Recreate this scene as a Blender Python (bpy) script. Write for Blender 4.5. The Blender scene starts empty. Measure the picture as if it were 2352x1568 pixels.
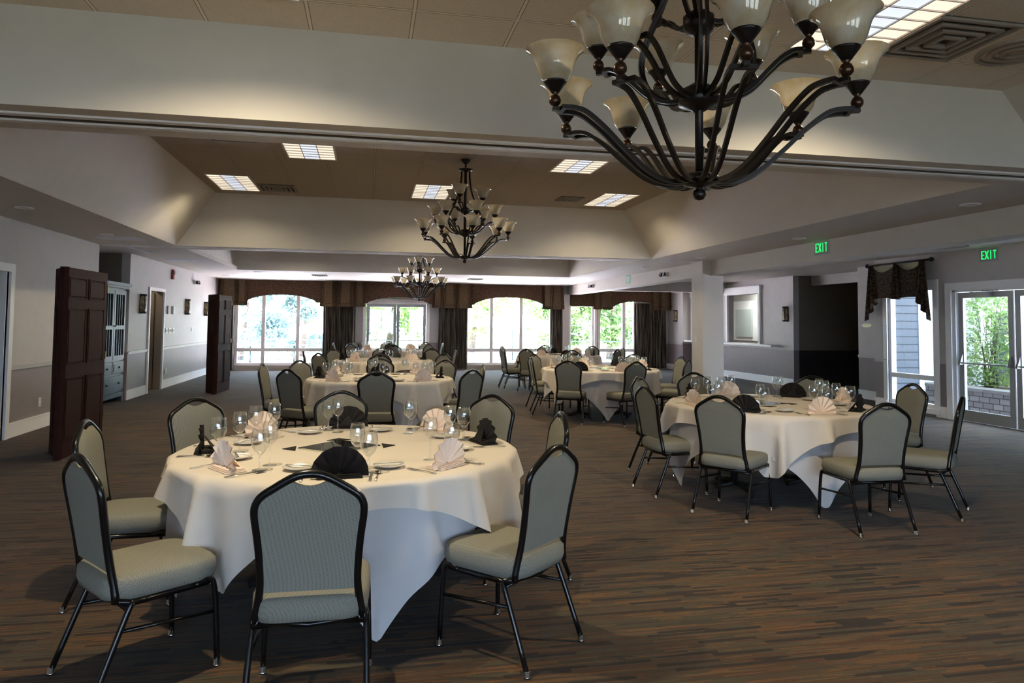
import bpy, bmesh, math, random
from mathutils import Vector, Matrix
random.seed(7)
PI = math.pi
scn = bpy.context.scene
COL = scn.collection

# ------------------------------------------------------------------ materials
def lin(c):
    r = []
    for v in c:
        v /= 255.0
        r.append(v / 12.92 if v <= 0.04045 else ((v + 0.055) / 1.055) ** 2.4)
    return (r[0], r[1], r[2], 1.0)

def base(name):
    m = bpy.data.materials.new(name)
    m.use_nodes = True
    nt = m.node_tree
    b = nt.nodes['Principled BSDF']
    return m, nt, b

def N(nt, t, **kw):
    n = nt.nodes.new(t)
    for k, v in kw.items():
        setattr(n, k, v)
    return n

def mat(name, rgb, rough=0.6, metal=0.0, noise=0.0, nscale=20.0, bump=0.0, bscale=200.0, spec=0.5, coat=0.0):
    m, nt, b = base(name)
    c = lin(rgb)
    b.inputs['Roughness'].default_value = rough
    b.inputs['Metallic'].default_value = metal
    b.inputs['Specular IOR Level'].default_value = spec
    b.inputs['Coat Weight'].default_value = coat
    b.inputs['Coat Roughness'].default_value = 0.1
    tc = N(nt, 'ShaderNodeTexCoord')
    nz = N(nt, 'ShaderNodeTexNoise')
    nz.inputs['Scale'].default_value = nscale
    nz.inputs['Detail'].default_value = 3
    nt.links.new(tc.outputs['Object'], nz.inputs['Vector'])
    mx = N(nt, 'ShaderNodeMix', data_type='RGBA')
    n_ = max(noise, 0.04)
    mx.inputs[6].default_value = (c[0] * (1 - n_), c[1] * (1 - n_), c[2] * (1 - n_), 1)
    mx.inputs[7].default_value = (min(1, c[0] * (1 + n_)), min(1, c[1] * (1 + n_)), min(1, c[2] * (1 + n_)), 1)
    nt.links.new(nz.outputs['Fac'], mx.inputs[0])
    nt.links.new(mx.outputs[2], b.inputs['Base Color'])
    if bump > 0:
        n2 = N(nt, 'ShaderNodeTexNoise')
        n2.inputs['Scale'].default_value = bscale
        nt.links.new(tc.outputs['Object'], n2.inputs['Vector'])
        bp = N(nt, 'ShaderNodeBump')
        bp.inputs['Strength'].default_value = bump
        bp.inputs['Distance'].default_value = 0.004
        nt.links.new(n2.outputs['Fac'], bp.inputs['Height'])
        nt.links.new(bp.outputs['Normal'], b.inputs['Normal'])
    return m

def emis(name, rgb, strength):
    m, nt, b = base(name)
    b.inputs['Base Color'].default_value = lin(rgb)
    b.inputs['Emission Color'].default_value = lin(rgb)
    b.inputs['Emission Strength'].default_value = strength
    return m

def mathn(nt, op, a, b=None, clamp=False):
    n = N(nt, 'ShaderNodeMath', operation=op)
    n.use_clamp = clamp
    for i, v in enumerate((a, b)):
        if v is None:
            continue
        if isinstance(v, (int, float)):
            n.inputs[i].default_value = v
        else:
            nt.links.new(v, n.inputs[i])
    return n.outputs[0]

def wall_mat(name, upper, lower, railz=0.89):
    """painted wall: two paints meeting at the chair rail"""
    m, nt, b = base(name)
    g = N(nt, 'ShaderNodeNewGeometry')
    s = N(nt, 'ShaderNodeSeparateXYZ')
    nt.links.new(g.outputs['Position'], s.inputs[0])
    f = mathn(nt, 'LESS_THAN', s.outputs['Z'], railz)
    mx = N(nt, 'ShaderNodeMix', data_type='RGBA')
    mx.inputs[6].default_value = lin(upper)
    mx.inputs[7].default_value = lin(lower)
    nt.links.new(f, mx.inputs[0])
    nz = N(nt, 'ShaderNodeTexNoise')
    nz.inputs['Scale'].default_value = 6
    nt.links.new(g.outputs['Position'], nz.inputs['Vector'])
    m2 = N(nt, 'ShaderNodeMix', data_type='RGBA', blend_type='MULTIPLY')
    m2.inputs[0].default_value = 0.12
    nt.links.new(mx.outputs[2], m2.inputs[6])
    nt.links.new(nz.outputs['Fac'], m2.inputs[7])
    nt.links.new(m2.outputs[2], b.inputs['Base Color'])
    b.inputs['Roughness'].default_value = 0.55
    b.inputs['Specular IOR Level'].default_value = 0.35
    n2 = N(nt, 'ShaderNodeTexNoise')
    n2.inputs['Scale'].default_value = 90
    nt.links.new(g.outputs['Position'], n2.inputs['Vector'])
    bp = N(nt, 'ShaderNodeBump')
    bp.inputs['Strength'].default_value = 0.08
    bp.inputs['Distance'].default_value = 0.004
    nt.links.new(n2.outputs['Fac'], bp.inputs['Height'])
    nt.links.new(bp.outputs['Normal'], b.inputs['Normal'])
    return m

def tile_mat(name, rgb, x0, px, y0, py):
    """lay-in ceiling tiles with a thin metal grid"""
    m, nt, b = base(name)
    g = N(nt, 'ShaderNodeNewGeometry')
    s = N(nt, 'ShaderNodeSeparateXYZ')
    nt.links.new(g.outputs['Position'], s.inputs[0])
    def line(sock, o, p, w=0.008):
        a = mathn(nt, 'SUBTRACT', sock, o)
        a = mathn(nt, 'DIVIDE', a, p)
        a = mathn(nt, 'FRACT', a)
        a = mathn(nt, 'SUBTRACT', a, 0.5)
        a = mathn(nt, 'ABSOLUTE', a)
        e = mathn(nt, 'GREATER_THAN', a, 0.5 - w / p)
        d = mathn(nt, 'GREATER_THAN', a, 0.5 - 1.7 * w / p)
        return e, d
    ex, dx = line(s.outputs['X'], x0, px)
    ey, dy = line(s.outputs['Y'], y0, py)
    e = mathn(nt, 'MAXIMUM', ex, ey)
    d = mathn(nt, 'MAXIMUM', dx, dy)
    nz = N(nt, 'ShaderNodeTexNoise')
    nz.inputs['Scale'].default_value = 60
    nz.inputs['Detail'].default_value = 5
    nt.links.new(g.outputs['Position'], nz.inputs['Vector'])
    c = lin(rgb)
    m1 = N(nt, 'ShaderNodeMix', data_type='RGBA')
    m1.inputs[6].default_value = (c[0] * .85, c[1] * .85, c[2] * .85, 1)
    m1.inputs[7].default_value = (c[0] * 1.1, c[1] * 1.1, c[2] * 1.1, 1)
    nt.links.new(nz.outputs['Fac'], m1.inputs[0])
    m2 = N(nt, 'ShaderNodeMix', data_type='RGBA')
    nt.links.new(d, m2.inputs[0])
    nt.links.new(m1.outputs[2], m2.inputs[6])
    m2.inputs[7].default_value = (c[0] * .45, c[1] * .45, c[2] * .45, 1)
    m3 = N(nt, 'ShaderNodeMix', data_type='RGBA')
    nt.links.new(e, m3.inputs[0])
    nt.links.new(m2.outputs[2], m3.inputs[6])
    m3.inputs[7].default_value = (c[0] * 1.15, c[1] * 1.15, c[2] * 1.15, 1)
    nt.links.new(m3.outputs[2], b.inputs['Base Color'])
    b.inputs['Roughness'].default_value = 0.9
    b.inputs['Specular IOR Level'].default_value = 0.2
    return m

def carpet_mat():
    m, nt, b = base('carpet')
    g = N(nt, 'ShaderNodeNewGeometry')
    def nz(sx, sy, sc, det=2, off=0.0, w=0.0):
        mp = N(nt, 'ShaderNodeMapping')
        mp.inputs['Scale'].default_value = (sx, sy, 1)
        mp.inputs['Location'].default_value = (off, off * 1.7, 0)
        nt.links.new(g.outputs['Position'], mp.inputs['Vector'])
        n = N(nt, 'ShaderNodeTexNoise')
        n.inputs['Scale'].default_value = sc
        n.inputs['Detail'].default_value = det
        n.inputs['Roughness'].default_value = 0.6
        nt.links.new(mp.outputs[0], n.inputs['Vector'])
        return n.outputs['Fac']
    def ramp(f, a, bb):
        r = N(nt, 'ShaderNodeMapRange')
        r.inputs[1].default_value = a
        r.inputs[2].default_value = bb
        nt.links.new(f, r.inputs[0])
        return r.outputs[0]
    def mix(f, a, c2):
        x = N(nt, 'ShaderNodeMix', data_type='RGBA')
        nt.links.new(f, x.inputs[0])
        if isinstance(a, tuple): x.inputs[6].default_value = a
        else: nt.links.new(a, x.inputs[6])
        x.inputs[7].default_value = c2
        return x.outputs[2]
    sep = N(nt, 'ShaderNodeSeparateXYZ')
    nt.links.new(g.outputs['Position'], sep.inputs[0])
    def dashes(h, ln, seed):
        # woven dashes: rows h high, random lengths, a random value for each dash
        row = mathn(nt, 'FLOOR', mathn(nt, 'DIVIDE', sep.outputs['Y'], h))
        w1 = N(nt, 'ShaderNodeTexWhiteNoise', noise_dimensions='1D')
        nt.links.new(mathn(nt, 'ADD', row, seed), w1.inputs['W'])
        xx = mathn(nt, 'ADD', mathn(nt, 'DIVIDE', sep.outputs['X'], ln), mathn(nt, 'MULTIPLY', w1.outputs['Value'], 7.0))
        cell = mathn(nt, 'FLOOR', xx)
        cb_ = N(nt, 'ShaderNodeCombineXYZ')
        nt.links.new(cell, cb_.inputs[0]); nt.links.new(row, cb_.inputs[1]); cb_.inputs[2].default_value = seed
        w2 = N(nt, 'ShaderNodeTexWhiteNoise', noise_dimensions='3D')
        nt.links.new(cb_.outputs[0], w2.inputs['Vector'])
        return w2.outputs['Value']
    cl1 = nz(1.1, 5.0, 1.0, 2)
    cl2 = nz(.9, 7.0, 1.0, 2, 41.0)
    d1 = dashes(.011, .32, 3.0)
    d2 = dashes(.026, .30, 9.0)
    d3 = dashes(.009, .40, 17.0)
    c = mix(mathn(nt, 'GREATER_THAN', d3, .5), lin((80, 71, 52)), lin((70, 62, 46)))
    f1 = mathn(nt, 'GREATER_THAN', mathn(nt, 'ADD', d1, mathn(nt, 'MULTIPLY', cl1, 1.3)), 1.33)
    c = mix(f1, c, lin((108, 78, 46)))
    f3 = mathn(nt, 'GREATER_THAN', mathn(nt, 'ADD', d3, mathn(nt, 'MULTIPLY', cl2, 1.3)), 1.42)
    c = mix(f3, c, lin((84, 58, 36)))
    f2 = mathn(nt, 'GREATER_THAN', mathn(nt, 'ADD', d2, mathn(nt, 'MULTIPLY', cl2, 1.1)), 1.38)
    c = mix(f2, c, lin((52, 43, 34)))
    f4 = mathn(nt, 'GREATER_THAN', mathn(nt, 'ADD', d1, mathn(nt, 'MULTIPLY', cl2, -1.3)), .46)
    c = mix(f4, c, lin((54, 48, 40)))
    # modular tiles: each square woven slightly darker or lighter
    br = N(nt, 'ShaderNodeTexVoronoi')
    br.inputs['Scale'].default_value = 1.6
    br.inputs['Randomness'].default_value = 0.0
    nt.links.new(g.outputs['Position'], br.inputs['Vector'])
    sp = N(nt, 'ShaderNodeSeparateColor')
    nt.links.new(br.outputs['Color'], sp.inputs[0])
    mr = N(nt, 'ShaderNodeMapRange')
    mr.inputs[3].default_value = 0.80
    mr.inputs[4].default_value = 0.97
    nt.links.new(sp.outputs[0], mr.inputs[0])
    fine = nz(1, 1, 260, 2, 5.0)
    mr2 = N(nt, 'ShaderNodeMapRange')
    mr2.inputs[1].default_value = .3
    mr2.inputs[2].default_value = .7
    mr2.inputs[3].default_value = .62
    mr2.inputs[4].default_value = 1.3
    nt.links.new(fine, mr2.inputs[0])
    ml = mathn(nt, 'MULTIPLY', mr.outputs[0], mr2.outputs[0])
    vm = N(nt, 'ShaderNodeVectorMath', operation='SCALE')
    nt.links.new(c, vm.inputs[0])
    nt.links.new(ml, vm.inputs['Scale'])
    nt.links.new(vm.outputs[0], b.inputs['Base Color'])
    b.inputs['Roughness'].default_value = 0.8
    b.inputs['Specular IOR Level'].default_value = 0.22
    b.inputs['Sheen Weight'].default_value = 0.13
    b.inputs['Sheen Tint'].default_value = (.86, .88, 1, 1)
    b.inputs['Sheen Roughness'].default_value = 0.4
    bp = N(nt, 'ShaderNodeBump')
    bp.inputs['Strength'].default_value = 0.5
    bp.inputs['Distance'].default_value = 0.004
    nt.links.new(fine, bp.inputs['Height'])
    nt.links.new(bp.outputs['Normal'], b.inputs['Normal'])
    return m

def chair_fabric():
    m, nt, b = base('chair_fabric')
    tc = N(nt, 'ShaderNodeTexCoord')
    mp = N(nt, 'ShaderNodeMapping')
    mp.inputs['Scale'].default_value = (1, 1, 1)
    mp.inputs['Rotation'].default_value = (0, 0.5, 0.5)
    nt.links.new(tc.outputs['Object'], mp.inputs['Vector'])
    v = N(nt, 'ShaderNodeTexVoronoi')
    v.inputs['Scale'].default_value = 160
    v.inputs['Randomness'].default_value = 0.12
    nt.links.new(mp.outputs[0], v.inputs['Vector'])
    r = N(nt, 'ShaderNodeMapRange')
    r.inputs[1].default_value = 0.12
    r.inputs[2].default_value = 0.45
    nt.links.new(v.outputs['Distance'], r.inputs[0])
    mx = N(nt, 'ShaderNodeMix', data_type='RGBA')
    mx.inputs[6].default_value = lin((94, 94, 86))
    mx.inputs[7].default_value = lin((134, 131, 119))
    nt.links.new(r.outputs[0], mx.inputs[0])
    nt.links.new(mx.outputs[2], b.inputs['Base Color'])
    b.inputs['Roughness'].default_value = 0.9
    b.inputs['Specular IOR Level'].default_value = 0.2
    bp = N(nt, 'ShaderNodeBump')
    bp.inputs['Strength'].default_value = 0.25
    bp.inputs['Distance'].default_value = 0.002
    nt.links.new(v.outputs['Distance'], bp.inputs['Height'])
    nt.links.new(bp.outputs['Normal'], b.inputs['Normal'])
    return m

def glass_mat(name, tint=(1, 1, 1, 1), refl=1.0, ior=1.45):
    """clear thin glass: see-through with Fresnel reflection"""
    m = bpy.data.materials.new(name)
    m.use_nodes = True
    nt = m.node_tree
    nt.nodes.clear()
    out = N(nt, 'ShaderNodeOutputMaterial')
    tr = N(nt, 'ShaderNodeBsdfTransparent')
    tr.inputs[0].default_value = tint
    gl = N(nt, 'ShaderNodeBsdfGlossy')
    gl.inputs['Roughness'].default_value = 0.02
    gl.inputs['Color'].default_value = (1, 1, 1, 1)
    lw = N(nt, 'ShaderNodeLayerWeight')
    lw.inputs['Blend'].default_value = .5
    k = mathn(nt, 'POWER', lw.outputs['Facing'], 3.5)
    k = mathn(nt, 'ADD', mathn(nt, 'MULTIPLY', k, .8), .065)
    nz = N(nt, 'ShaderNodeTexNoise')
    nz.inputs['Scale'].default_value = 3
    k = mathn(nt, 'MULTIPLY', k, refl)
    mr = N(nt, 'ShaderNodeMapRange')
    mr.inputs[3].default_value = .95
    mr.inputs[4].default_value = 1.05
    nt.links.new(nz.outputs['Fac'], mr.inputs[0])
    k = mathn(nt, 'MULTIPLY', k, mr.outputs[0], clamp=True)
    ms = N(nt, 'ShaderNodeMixShader')
    nt.links.new(k, ms.inputs[0])
    nt.links.new(tr.outputs[0], ms.inputs[1])
    nt.links.new(gl.outputs[0], ms.inputs[2])
    nt.links.new(ms.outputs[0], out.inputs[0])
    return m

def translucent_mat(name, rgb, tr=0.4, rough=0.5, gloss=0.0, noise=0.1, nscale=8, rgb2=None):
    m = bpy.data.materials.new(name)
    m.use_nodes = True
    nt = m.node_tree
    nt.nodes.clear()
    out = N(nt, 'ShaderNodeOutputMaterial')
    c = lin(rgb)
    c2 = lin(rgb2) if rgb2 else tuple(min(1, v * (1 + noise)) for v in c[:3]) + (1,)
    tc = N(nt, 'ShaderNodeTexCoord')
    nz = N(nt, 'ShaderNodeTexNoise')
    nz.inputs['Scale'].default_value = nscale
    nz.inputs['Detail'].default_value = 3
    nt.links.new(tc.outputs['Object'], nz.inputs['Vector'])
    mx = N(nt, 'ShaderNodeMix', data_type='RGBA')
    mr = N(nt, 'ShaderNodeMapRange')
    mr.inputs[1].default_value = .35
    mr.inputs[2].default_value = .65
    nt.links.new(nz.outputs['Fac'], mr.inputs[0])
    nt.links.new(mr.outputs[0], mx.inputs[0])
    mx.inputs[6].default_value = tuple(v * (1 - noise) for v in c[:3]) + (1,)
    mx.inputs[7].default_value = c2
    d = N(nt, 'ShaderNodeBsdfDiffuse')
    t = N(nt, 'ShaderNodeBsdfTranslucent')
    nt.links.new(mx.outputs[2], d.inputs[0])
    nt.links.new(mx.outputs[2], t.inputs[0])
    ms = N(nt, 'ShaderNodeMixShader')
    ms.inputs[0].default_value = tr
    nt.links.new(d.outputs[0], ms.inputs[1])
    nt.links.new(t.outputs[0], ms.inputs[2])
    last = ms
    if gloss > 0:
        g = N(nt, 'ShaderNodeBsdfGlossy')
        g.inputs['Roughness'].default_value = rough
        fr = N(nt, 'ShaderNodeFresnel')
        fr.inputs['IOR'].default_value = 1.5
        k = mathn(nt, 'MULTIPLY', fr.outputs[0], gloss, clamp=True)
        m2 = N(nt, 'ShaderNodeMixShader')
        nt.links.new(k, m2.inputs[0])
        nt.links.new(ms.outputs[0], m2.inputs[1])
        nt.links.new(g.outputs[0], m2.inputs[2])
        last = m2
    nt.links.new(last.outputs[0], out.inputs[0])
    return m

def curtain_mat(name, a, b2, c3, vert=True):
    m, nt, b = base(name)
    tc = N(nt, 'ShaderNodeTexCoord')
    mp = N(nt, 'ShaderNodeMapping')
    mp.inputs['Scale'].default_value = (22, 22, 1.2) if vert else (14, 14, 14)
    nt.links.new(tc.outputs['Object'], mp.inputs['Vector'])
    nz = N(nt, 'ShaderNodeTexNoise')
    nz.inputs['Scale'].default_value = 1.0 if vert else 2.0
    nz.inputs['Detail'].default_value = 4
    nt.links.new(mp.outputs[0], nz.inputs['Vector'])
    cr = N(nt, 'ShaderNodeValToRGB')
    cr.color_ramp.elements[0].position = .38
    cr.color_ramp.elements[0].color = lin(a)
    cr.color_ramp.elements[1].position = .62
    cr.color_ramp.elements[1].color = lin(c3)
    e = cr.color_ramp.elements.new(.5)
    e.color = lin(b2)
    nt.links.new(nz.outputs['Fac'], cr.inputs[0])
    nt.links.new(cr.outputs[0], b.inputs['Base Color'])
    b.inputs['Roughness'].default_value = .85
    b.inputs['Specular IOR Level'].default_value = .2
    return m

def stone_mat():
    m, nt, b = base('stacked_stone')
    tc = N(nt, 'ShaderNodeTexCoord')
    sp_ = N(nt, 'ShaderNodeSeparateXYZ')
    nt.links.new(tc.outputs['Object'], sp_.inputs[0])
    mp = N(nt, 'ShaderNodeCombineXYZ')
    nt.links.new(sp_.outputs['Y'], mp.inputs[0]); nt.links.new(sp_.outputs['Z'], mp.inputs[1])
    br = N(nt, 'ShaderNodeTexBrick')
    br.inputs['Scale'].default_value = 2.3
    br.inputs['Color1'].default_value = lin((128, 120, 112))
    br.inputs['Color2'].default_value = lin((96, 90, 84))
    br.inputs['Mortar'].default_value = lin((50, 46, 44))
    br.inputs['Mortar Size'].default_value = .02
    br.offset = .37
    nt.links.new(mp.outputs[0], br.inputs['Vector'])
    nt.links.new(br.outputs['Color'], b.inputs['Base Color'])
    b.inputs['Roughness'].default_value = .9
    return m

def siding_mat():
    m, nt, b = base('lap_siding')
    g = N(nt, 'ShaderNodeNewGeometry')
    s = N(nt, 'ShaderNodeSeparateXYZ')
    nt.links.new(g.outputs['Position'], s.inputs[0])
    f = mathn(nt, 'FRACT', mathn(nt, 'DIVIDE', s.outputs['Z'], 0.145))
    e = mathn(nt, 'LESS_THAN', f, .12)
    mx = N(nt, 'ShaderNodeMix', data_type='RGBA')
    mx.inputs[6].default_value = lin((84, 87, 92))
    mx.inputs[7].default_value = lin((34, 37, 42))
    nt.links.new(e, mx.inputs[0])
    nt.links.new(mx.outputs[2], b.inputs['Base Color'])
    b.inputs['Roughness'].default_value = .7
    return m

M = {}
M['wall'] = wall_mat('wall_paint', (190, 182, 178), (142, 127, 126))
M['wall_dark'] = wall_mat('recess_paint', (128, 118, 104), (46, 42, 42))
M['tray'] = mat('tray_paint', (218, 211, 202), .7, noise=.05, nscale=4, bump=.05)
M['soffit'] = mat('soffit_paint', (206, 197, 188), .7, noise=.05, nscale=4)
M['beam'] = mat('beam_paint', (204, 196, 188), .7, noise=.05, nscale=4)
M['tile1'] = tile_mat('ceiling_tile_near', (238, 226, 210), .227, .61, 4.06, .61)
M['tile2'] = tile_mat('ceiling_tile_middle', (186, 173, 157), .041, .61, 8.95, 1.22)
M['carpet'] = carpet_mat()
M['fabric'] = chair_fabric()
M['black'] = mat('black_frame', (11, 10, 11), .3, noise=.1, coat=.25, spec=.35)
M['blackflat'] = mat('black_matte', (20, 19, 19), .6, noise=.1)
M['chrome'] = mat('chrome', (200, 200, 205), .15, 1.0)
M['steel'] = mat('cutlery_steel', (200, 200, 200), .18, 1.0)
M['cloth'] = mat('white_cloth', (216, 205, 193), .85, noise=.03, nscale=5, bump=.1, bscale=900)
M['cloth2'] = mat('white_undercloth', (198, 194, 194), .85, noise=.03, nscale=5, bump=.1, bscale=900)
M['nap_cream'] = mat('cream_napkin', (236, 216, 200), .9, noise=.03)
M['nap_black'] = mat('black_napkin', (24, 19, 19), .95, noise=.1)
M['china'] = mat('white_china', (225, 220, 212), .2, noise=.02, coat=.4)
M['goblet'] = glass_mat('goblet_glass', (.955, .965, .965, 1), 1.15)
M['pane'] = glass_mat('window_glass', (.97, .98, .98, 1), .6)
M['mirror'] = mat('mirror', (215, 225, 215), .02, 1.0)
M['trim'] = mat('white_trim', (236, 232, 230), .5, noise=.03)
M['trimwarm'] = mat('rail_trim', (176, 168, 158), .5, noise=.03)
M['alu'] = mat('door_metal', (150, 148, 146), .4, .3, noise=.05)
M['wood'] = mat('dark_door_wood', (50, 24, 19), .7, noise=.35, nscale=12, coat=.0, spec=.15)
M['armoire'] = mat('blue_grey_wood', (38, 45, 54), .45, noise=.15, nscale=9)
M['armglass'] = mat('armoire_panel', (24, 38, 44), .2, noise=.2)
M['brass'] = mat('brass', (190, 160, 90), .3, 1.0)
M['iron'] = mat('dark_bronze', (40, 34, 31), .38, .5, noise=.25, nscale=30)
M['bronze'] = mat('bronze_ball', (74, 52, 38), .3, .7, noise=.3, nscale=30)
M['shade'] = translucent_mat('amber_alabaster_glass', (240, 218, 176), .45, .05, 2.0, .06, 14, (250, 240, 220))
M['valance'] = curtain_mat('valance_damask', (74, 52, 40), (84, 60, 46), (98, 76, 56), False)
M['valance2'] = curtain_mat('jabot_damask', (82, 62, 46), (94, 73, 54), (110, 90, 66), False)
M['curtain'] = curtain_mat('striped_drape', (48, 38, 34), (80, 70, 58), (112, 104, 90))
M['swag'] = curtain_mat('swag_damask', (44, 32, 28), (66, 50, 40), (88, 72, 54), False)
M['lining'] = mat('cream_lining', (176, 168, 140), .9)
M['sconce'] = translucent_mat('sconce_glass', (150, 128, 84), .3, .3, .8, .3, 18, (196, 180, 140))
M['louver'] = mat('white_louver', (215, 210, 205), .5)
M['lampwarm'] = emis('tube_glow_warm', (255, 236, 214), 1.0)
M['lampcool'] = emis('tube_glow_cool', (232, 240, 255), .92)
M['exit_body'] = mat('exit_body', (150, 152, 150), .5)
M['exit_green'] = emis('exit_letters', (20, 230, 110), .9)
M['exit_pale'] = mat('exit_green_plate', (120, 172, 142), .5)
M['red'] = mat('alarm_red', (150, 40, 44), .4)
M['plastic'] = mat('white_plastic', (205, 200, 192), .4)
M['vent'] = mat('vent_metal', (160, 150, 138), .5)
M['ventdark'] = mat('vent_shadow_metal', (70, 64, 58), .7)
M['blind'] = mat('white_blind', (200, 205, 200), .6)
M['leaf'] = translucent_mat('leaf_green', (120, 156, 92), .5, .4, .1, .3, 1.4, (176, 198, 128))
M['leafblue'] = translucent_mat('needle_blue_green', (92, 116, 112), .35, .4, .1, .3, 1.4, (140, 164, 160))
M['leafdark'] = translucent_mat('leaf_deep_green', (84, 118, 70), .45, .4, .1, .3, 1.4, (136, 164, 100))
M['bark'] = mat('bark', (96, 84, 74), .9, noise=.3)
M['concrete'] = mat('pale_concrete', (198, 194, 202), .85, noise=.1, nscale=3)
M['bounce_cut'] = mat('grey_bounce_cut', (84, 88, 84), .9, noise=.15, nscale=5)
M['lawn'] = mat('lawn', (110, 124, 84), .95, noise=.2, nscale=8)
M['stone'] = stone_mat()
M['stonecap'] = mat('stone_cap', (104, 98, 92), .9, noise=.2)
M['siding'] = siding_mat()
M['whiteboard'] = mat('white_board', (214, 218, 224), .6)
M['canvas'] = mat('white_canvas', (235, 235, 232), .8)
M['patio'] = mat('dark_green_metal', (40, 62, 62), .4, .3)
M['plaque'] = mat('pale_plaque', (250, 246, 200), .35, .0)
M['poster_blue'] = mat('blue_board', (48, 84, 104), .6)
M['tan'] = mat('tan_door_paint', (136, 120, 100), .6)

# ------------------------------------------------------------------ mesh kit
class MB:
    def __init__(self):
        self.v = []
        self.f = []
        self.s = []
    def add(self, vs, fs, smooth=False, mtx=None):
        o = len(self.v)
        if mtx is not None:
            vs = [mtx @ Vector(p) for p in vs]
        self.v += [tuple(p) for p in vs]
        self.f += [tuple(o + i for i in f) for f in fs]
        self.s += [smooth] * len(fs)
        return self
    def box(self, x0, x1, y0, y1, z0, z1, mtx=None):
        vs = [(x0, y0, z0), (x1, y0, z0), (x1, y1, z0), (x0, y1, z0), (x0, y0, z1), (x1, y0, z1), (x1, y1, z1), (x0, y1, z1)]
        fs = [(0, 3, 2, 1), (4, 5, 6, 7), (0, 1, 5, 4), (1, 2, 6, 5), (2, 3, 7, 6), (3, 0, 4, 7)]
        return self.add(vs, fs, False, mtx)
    def bbox(self, x0, x1, y0, y1, z0, z1, b=0.01, mtx=None):
        """box with bevelled edges"""
        bm = bmesh.new()
        bmesh.ops.create_cube(bm, size=1)
        for v in bm.verts:
            v.co = Vector(((x0 + x1) / 2 + v.co.x * (x1 - x0), (y0 + y1) / 2 + v.co.y * (y1 - y0), (z0 + z1) / 2 + v.co.z * (z1 - z0)))
        bmesh.ops.bevel(bm, geom=bm.edges[:], offset=b, segments=2, affect='EDGES', profile=.6)
        bm.verts.index_update()
        vs = [tuple(v.co) for v in bm.verts]
        fs = [tuple(v.index for v in f.verts) for f in bm.faces]
        bm.free()
        return self.add(vs, fs, False, mtx)
    def tube(self, pts, r, n=8, caps=True, sx=1.0, mtx=None):
        """sweep a round section along a polyline; r may be a list"""
        pts = [Vector(p) for p in pts]
        k = len(pts)
        rs = r if isinstance(r, (list, tuple)) else [r] * k
        vs = []
        T0 = None
        nrm = None
        for i, p in enumerate(pts):
            if i == 0: t = pts[1] - p
            elif i == k - 1: t = p - pts[i - 1]
            else: t = (pts[i + 1] - p).normalized() + (p - pts[i - 1]).normalized()
            t.normalize()
            if nrm is None:
                a = Vector((0, 0, 1)) if abs(t.z) < .9 else Vector((1, 0, 0))
                nrm = t.cross(a).normalized()
            else:
                nrm = (nrm - t * nrm.dot(t)).normalized()
            bn = t.cross(nrm)
            for j in range(n):
                an = 2 * PI * (j + .5) / n
                vs.append(p + (nrm * math.cos(an) + bn * math.sin(an) * sx) * rs[i])
        fs = []
        for i in range(k - 1):
            for j in range(n):
                a, b = i * n + j, i * n + (j + 1) % n
                fs.append((a, b, b + n, a + n))
        self.add(vs, fs, n > 4, mtx)
        if caps:
            o = len(self.v) - len(vs)
            self.f += [tuple(o + j for j in reversed(range(n))), tuple(o + (k - 1) * n + j for j in range(n))]
            self.s += [False, False]
        return self
    def lathe(self, prof, n=24, c=(0, 0, 0), mtx=None, close=False):
        vs = []
        for (r, z) in prof:
            for j in range(n):
                a = 2 * PI * j / n
                vs.append((c[0] + r * math.cos(a), c[1] + r * math.sin(a), c[2] + z))
        fs = []
        for i in range(len(prof) - 1):
            for j in range(n):
                a, b = i * n + j, i * n + (j + 1) % n
                fs.append((a, b, b + n, a + n))
        if close:
            fs.append(tuple(range(n))[::-1])
            fs.append(tuple(range((len(prof) - 1) * n, len(prof) * n)))
        return self.add(vs, fs, True, mtx)
    def prism(self, poly, z0, z1, mtx=None):
        n = len(poly)
        vs = [(p[0], p[1], z0) for p in poly] + [(p[0], p[1], z1) for p in poly]
        fs = [tuple(reversed(range(n))), tuple(range(n, 2 * n))]
        fs += [(i, (i + 1) % n, (i + 1) % n + n, i + n) for i in range(n)]
        return self.add(vs, fs, False, mtx)
    def quad(self, a, b, c, d, smooth=False):
        return self.add([a, b, c, d], [(0, 1, 2, 3)], smooth)
    def grid(self, rows, smooth=True, wrap=False):
        n = len(rows[0])
        vs = [p for r in rows for p in r]
        fs = []
        for i in range(len(rows) - 1):
            for j in range(n if wrap else n - 1):
                a, b = i * n + j, i * n + (j + 1) % n
                fs.append((a, b, b + n, a + n))
        return self.add(vs, fs, smooth)
    def mesh(self, name, m):
        me = bpy.data.meshes.new(name)
        me.from_pydata(self.v, [], self.f)
        me.materials.append(m)
        me.polygons.foreach_set('use_smooth', self.s)
        me.update()
        return me
    def build(self, name, m, parent=None):
        o = bpy.data.objects.new(name, self.mesh(name, m))
        COL.objects.link(o)
        if parent is not None:
            o.parent = parent
        return o

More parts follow.
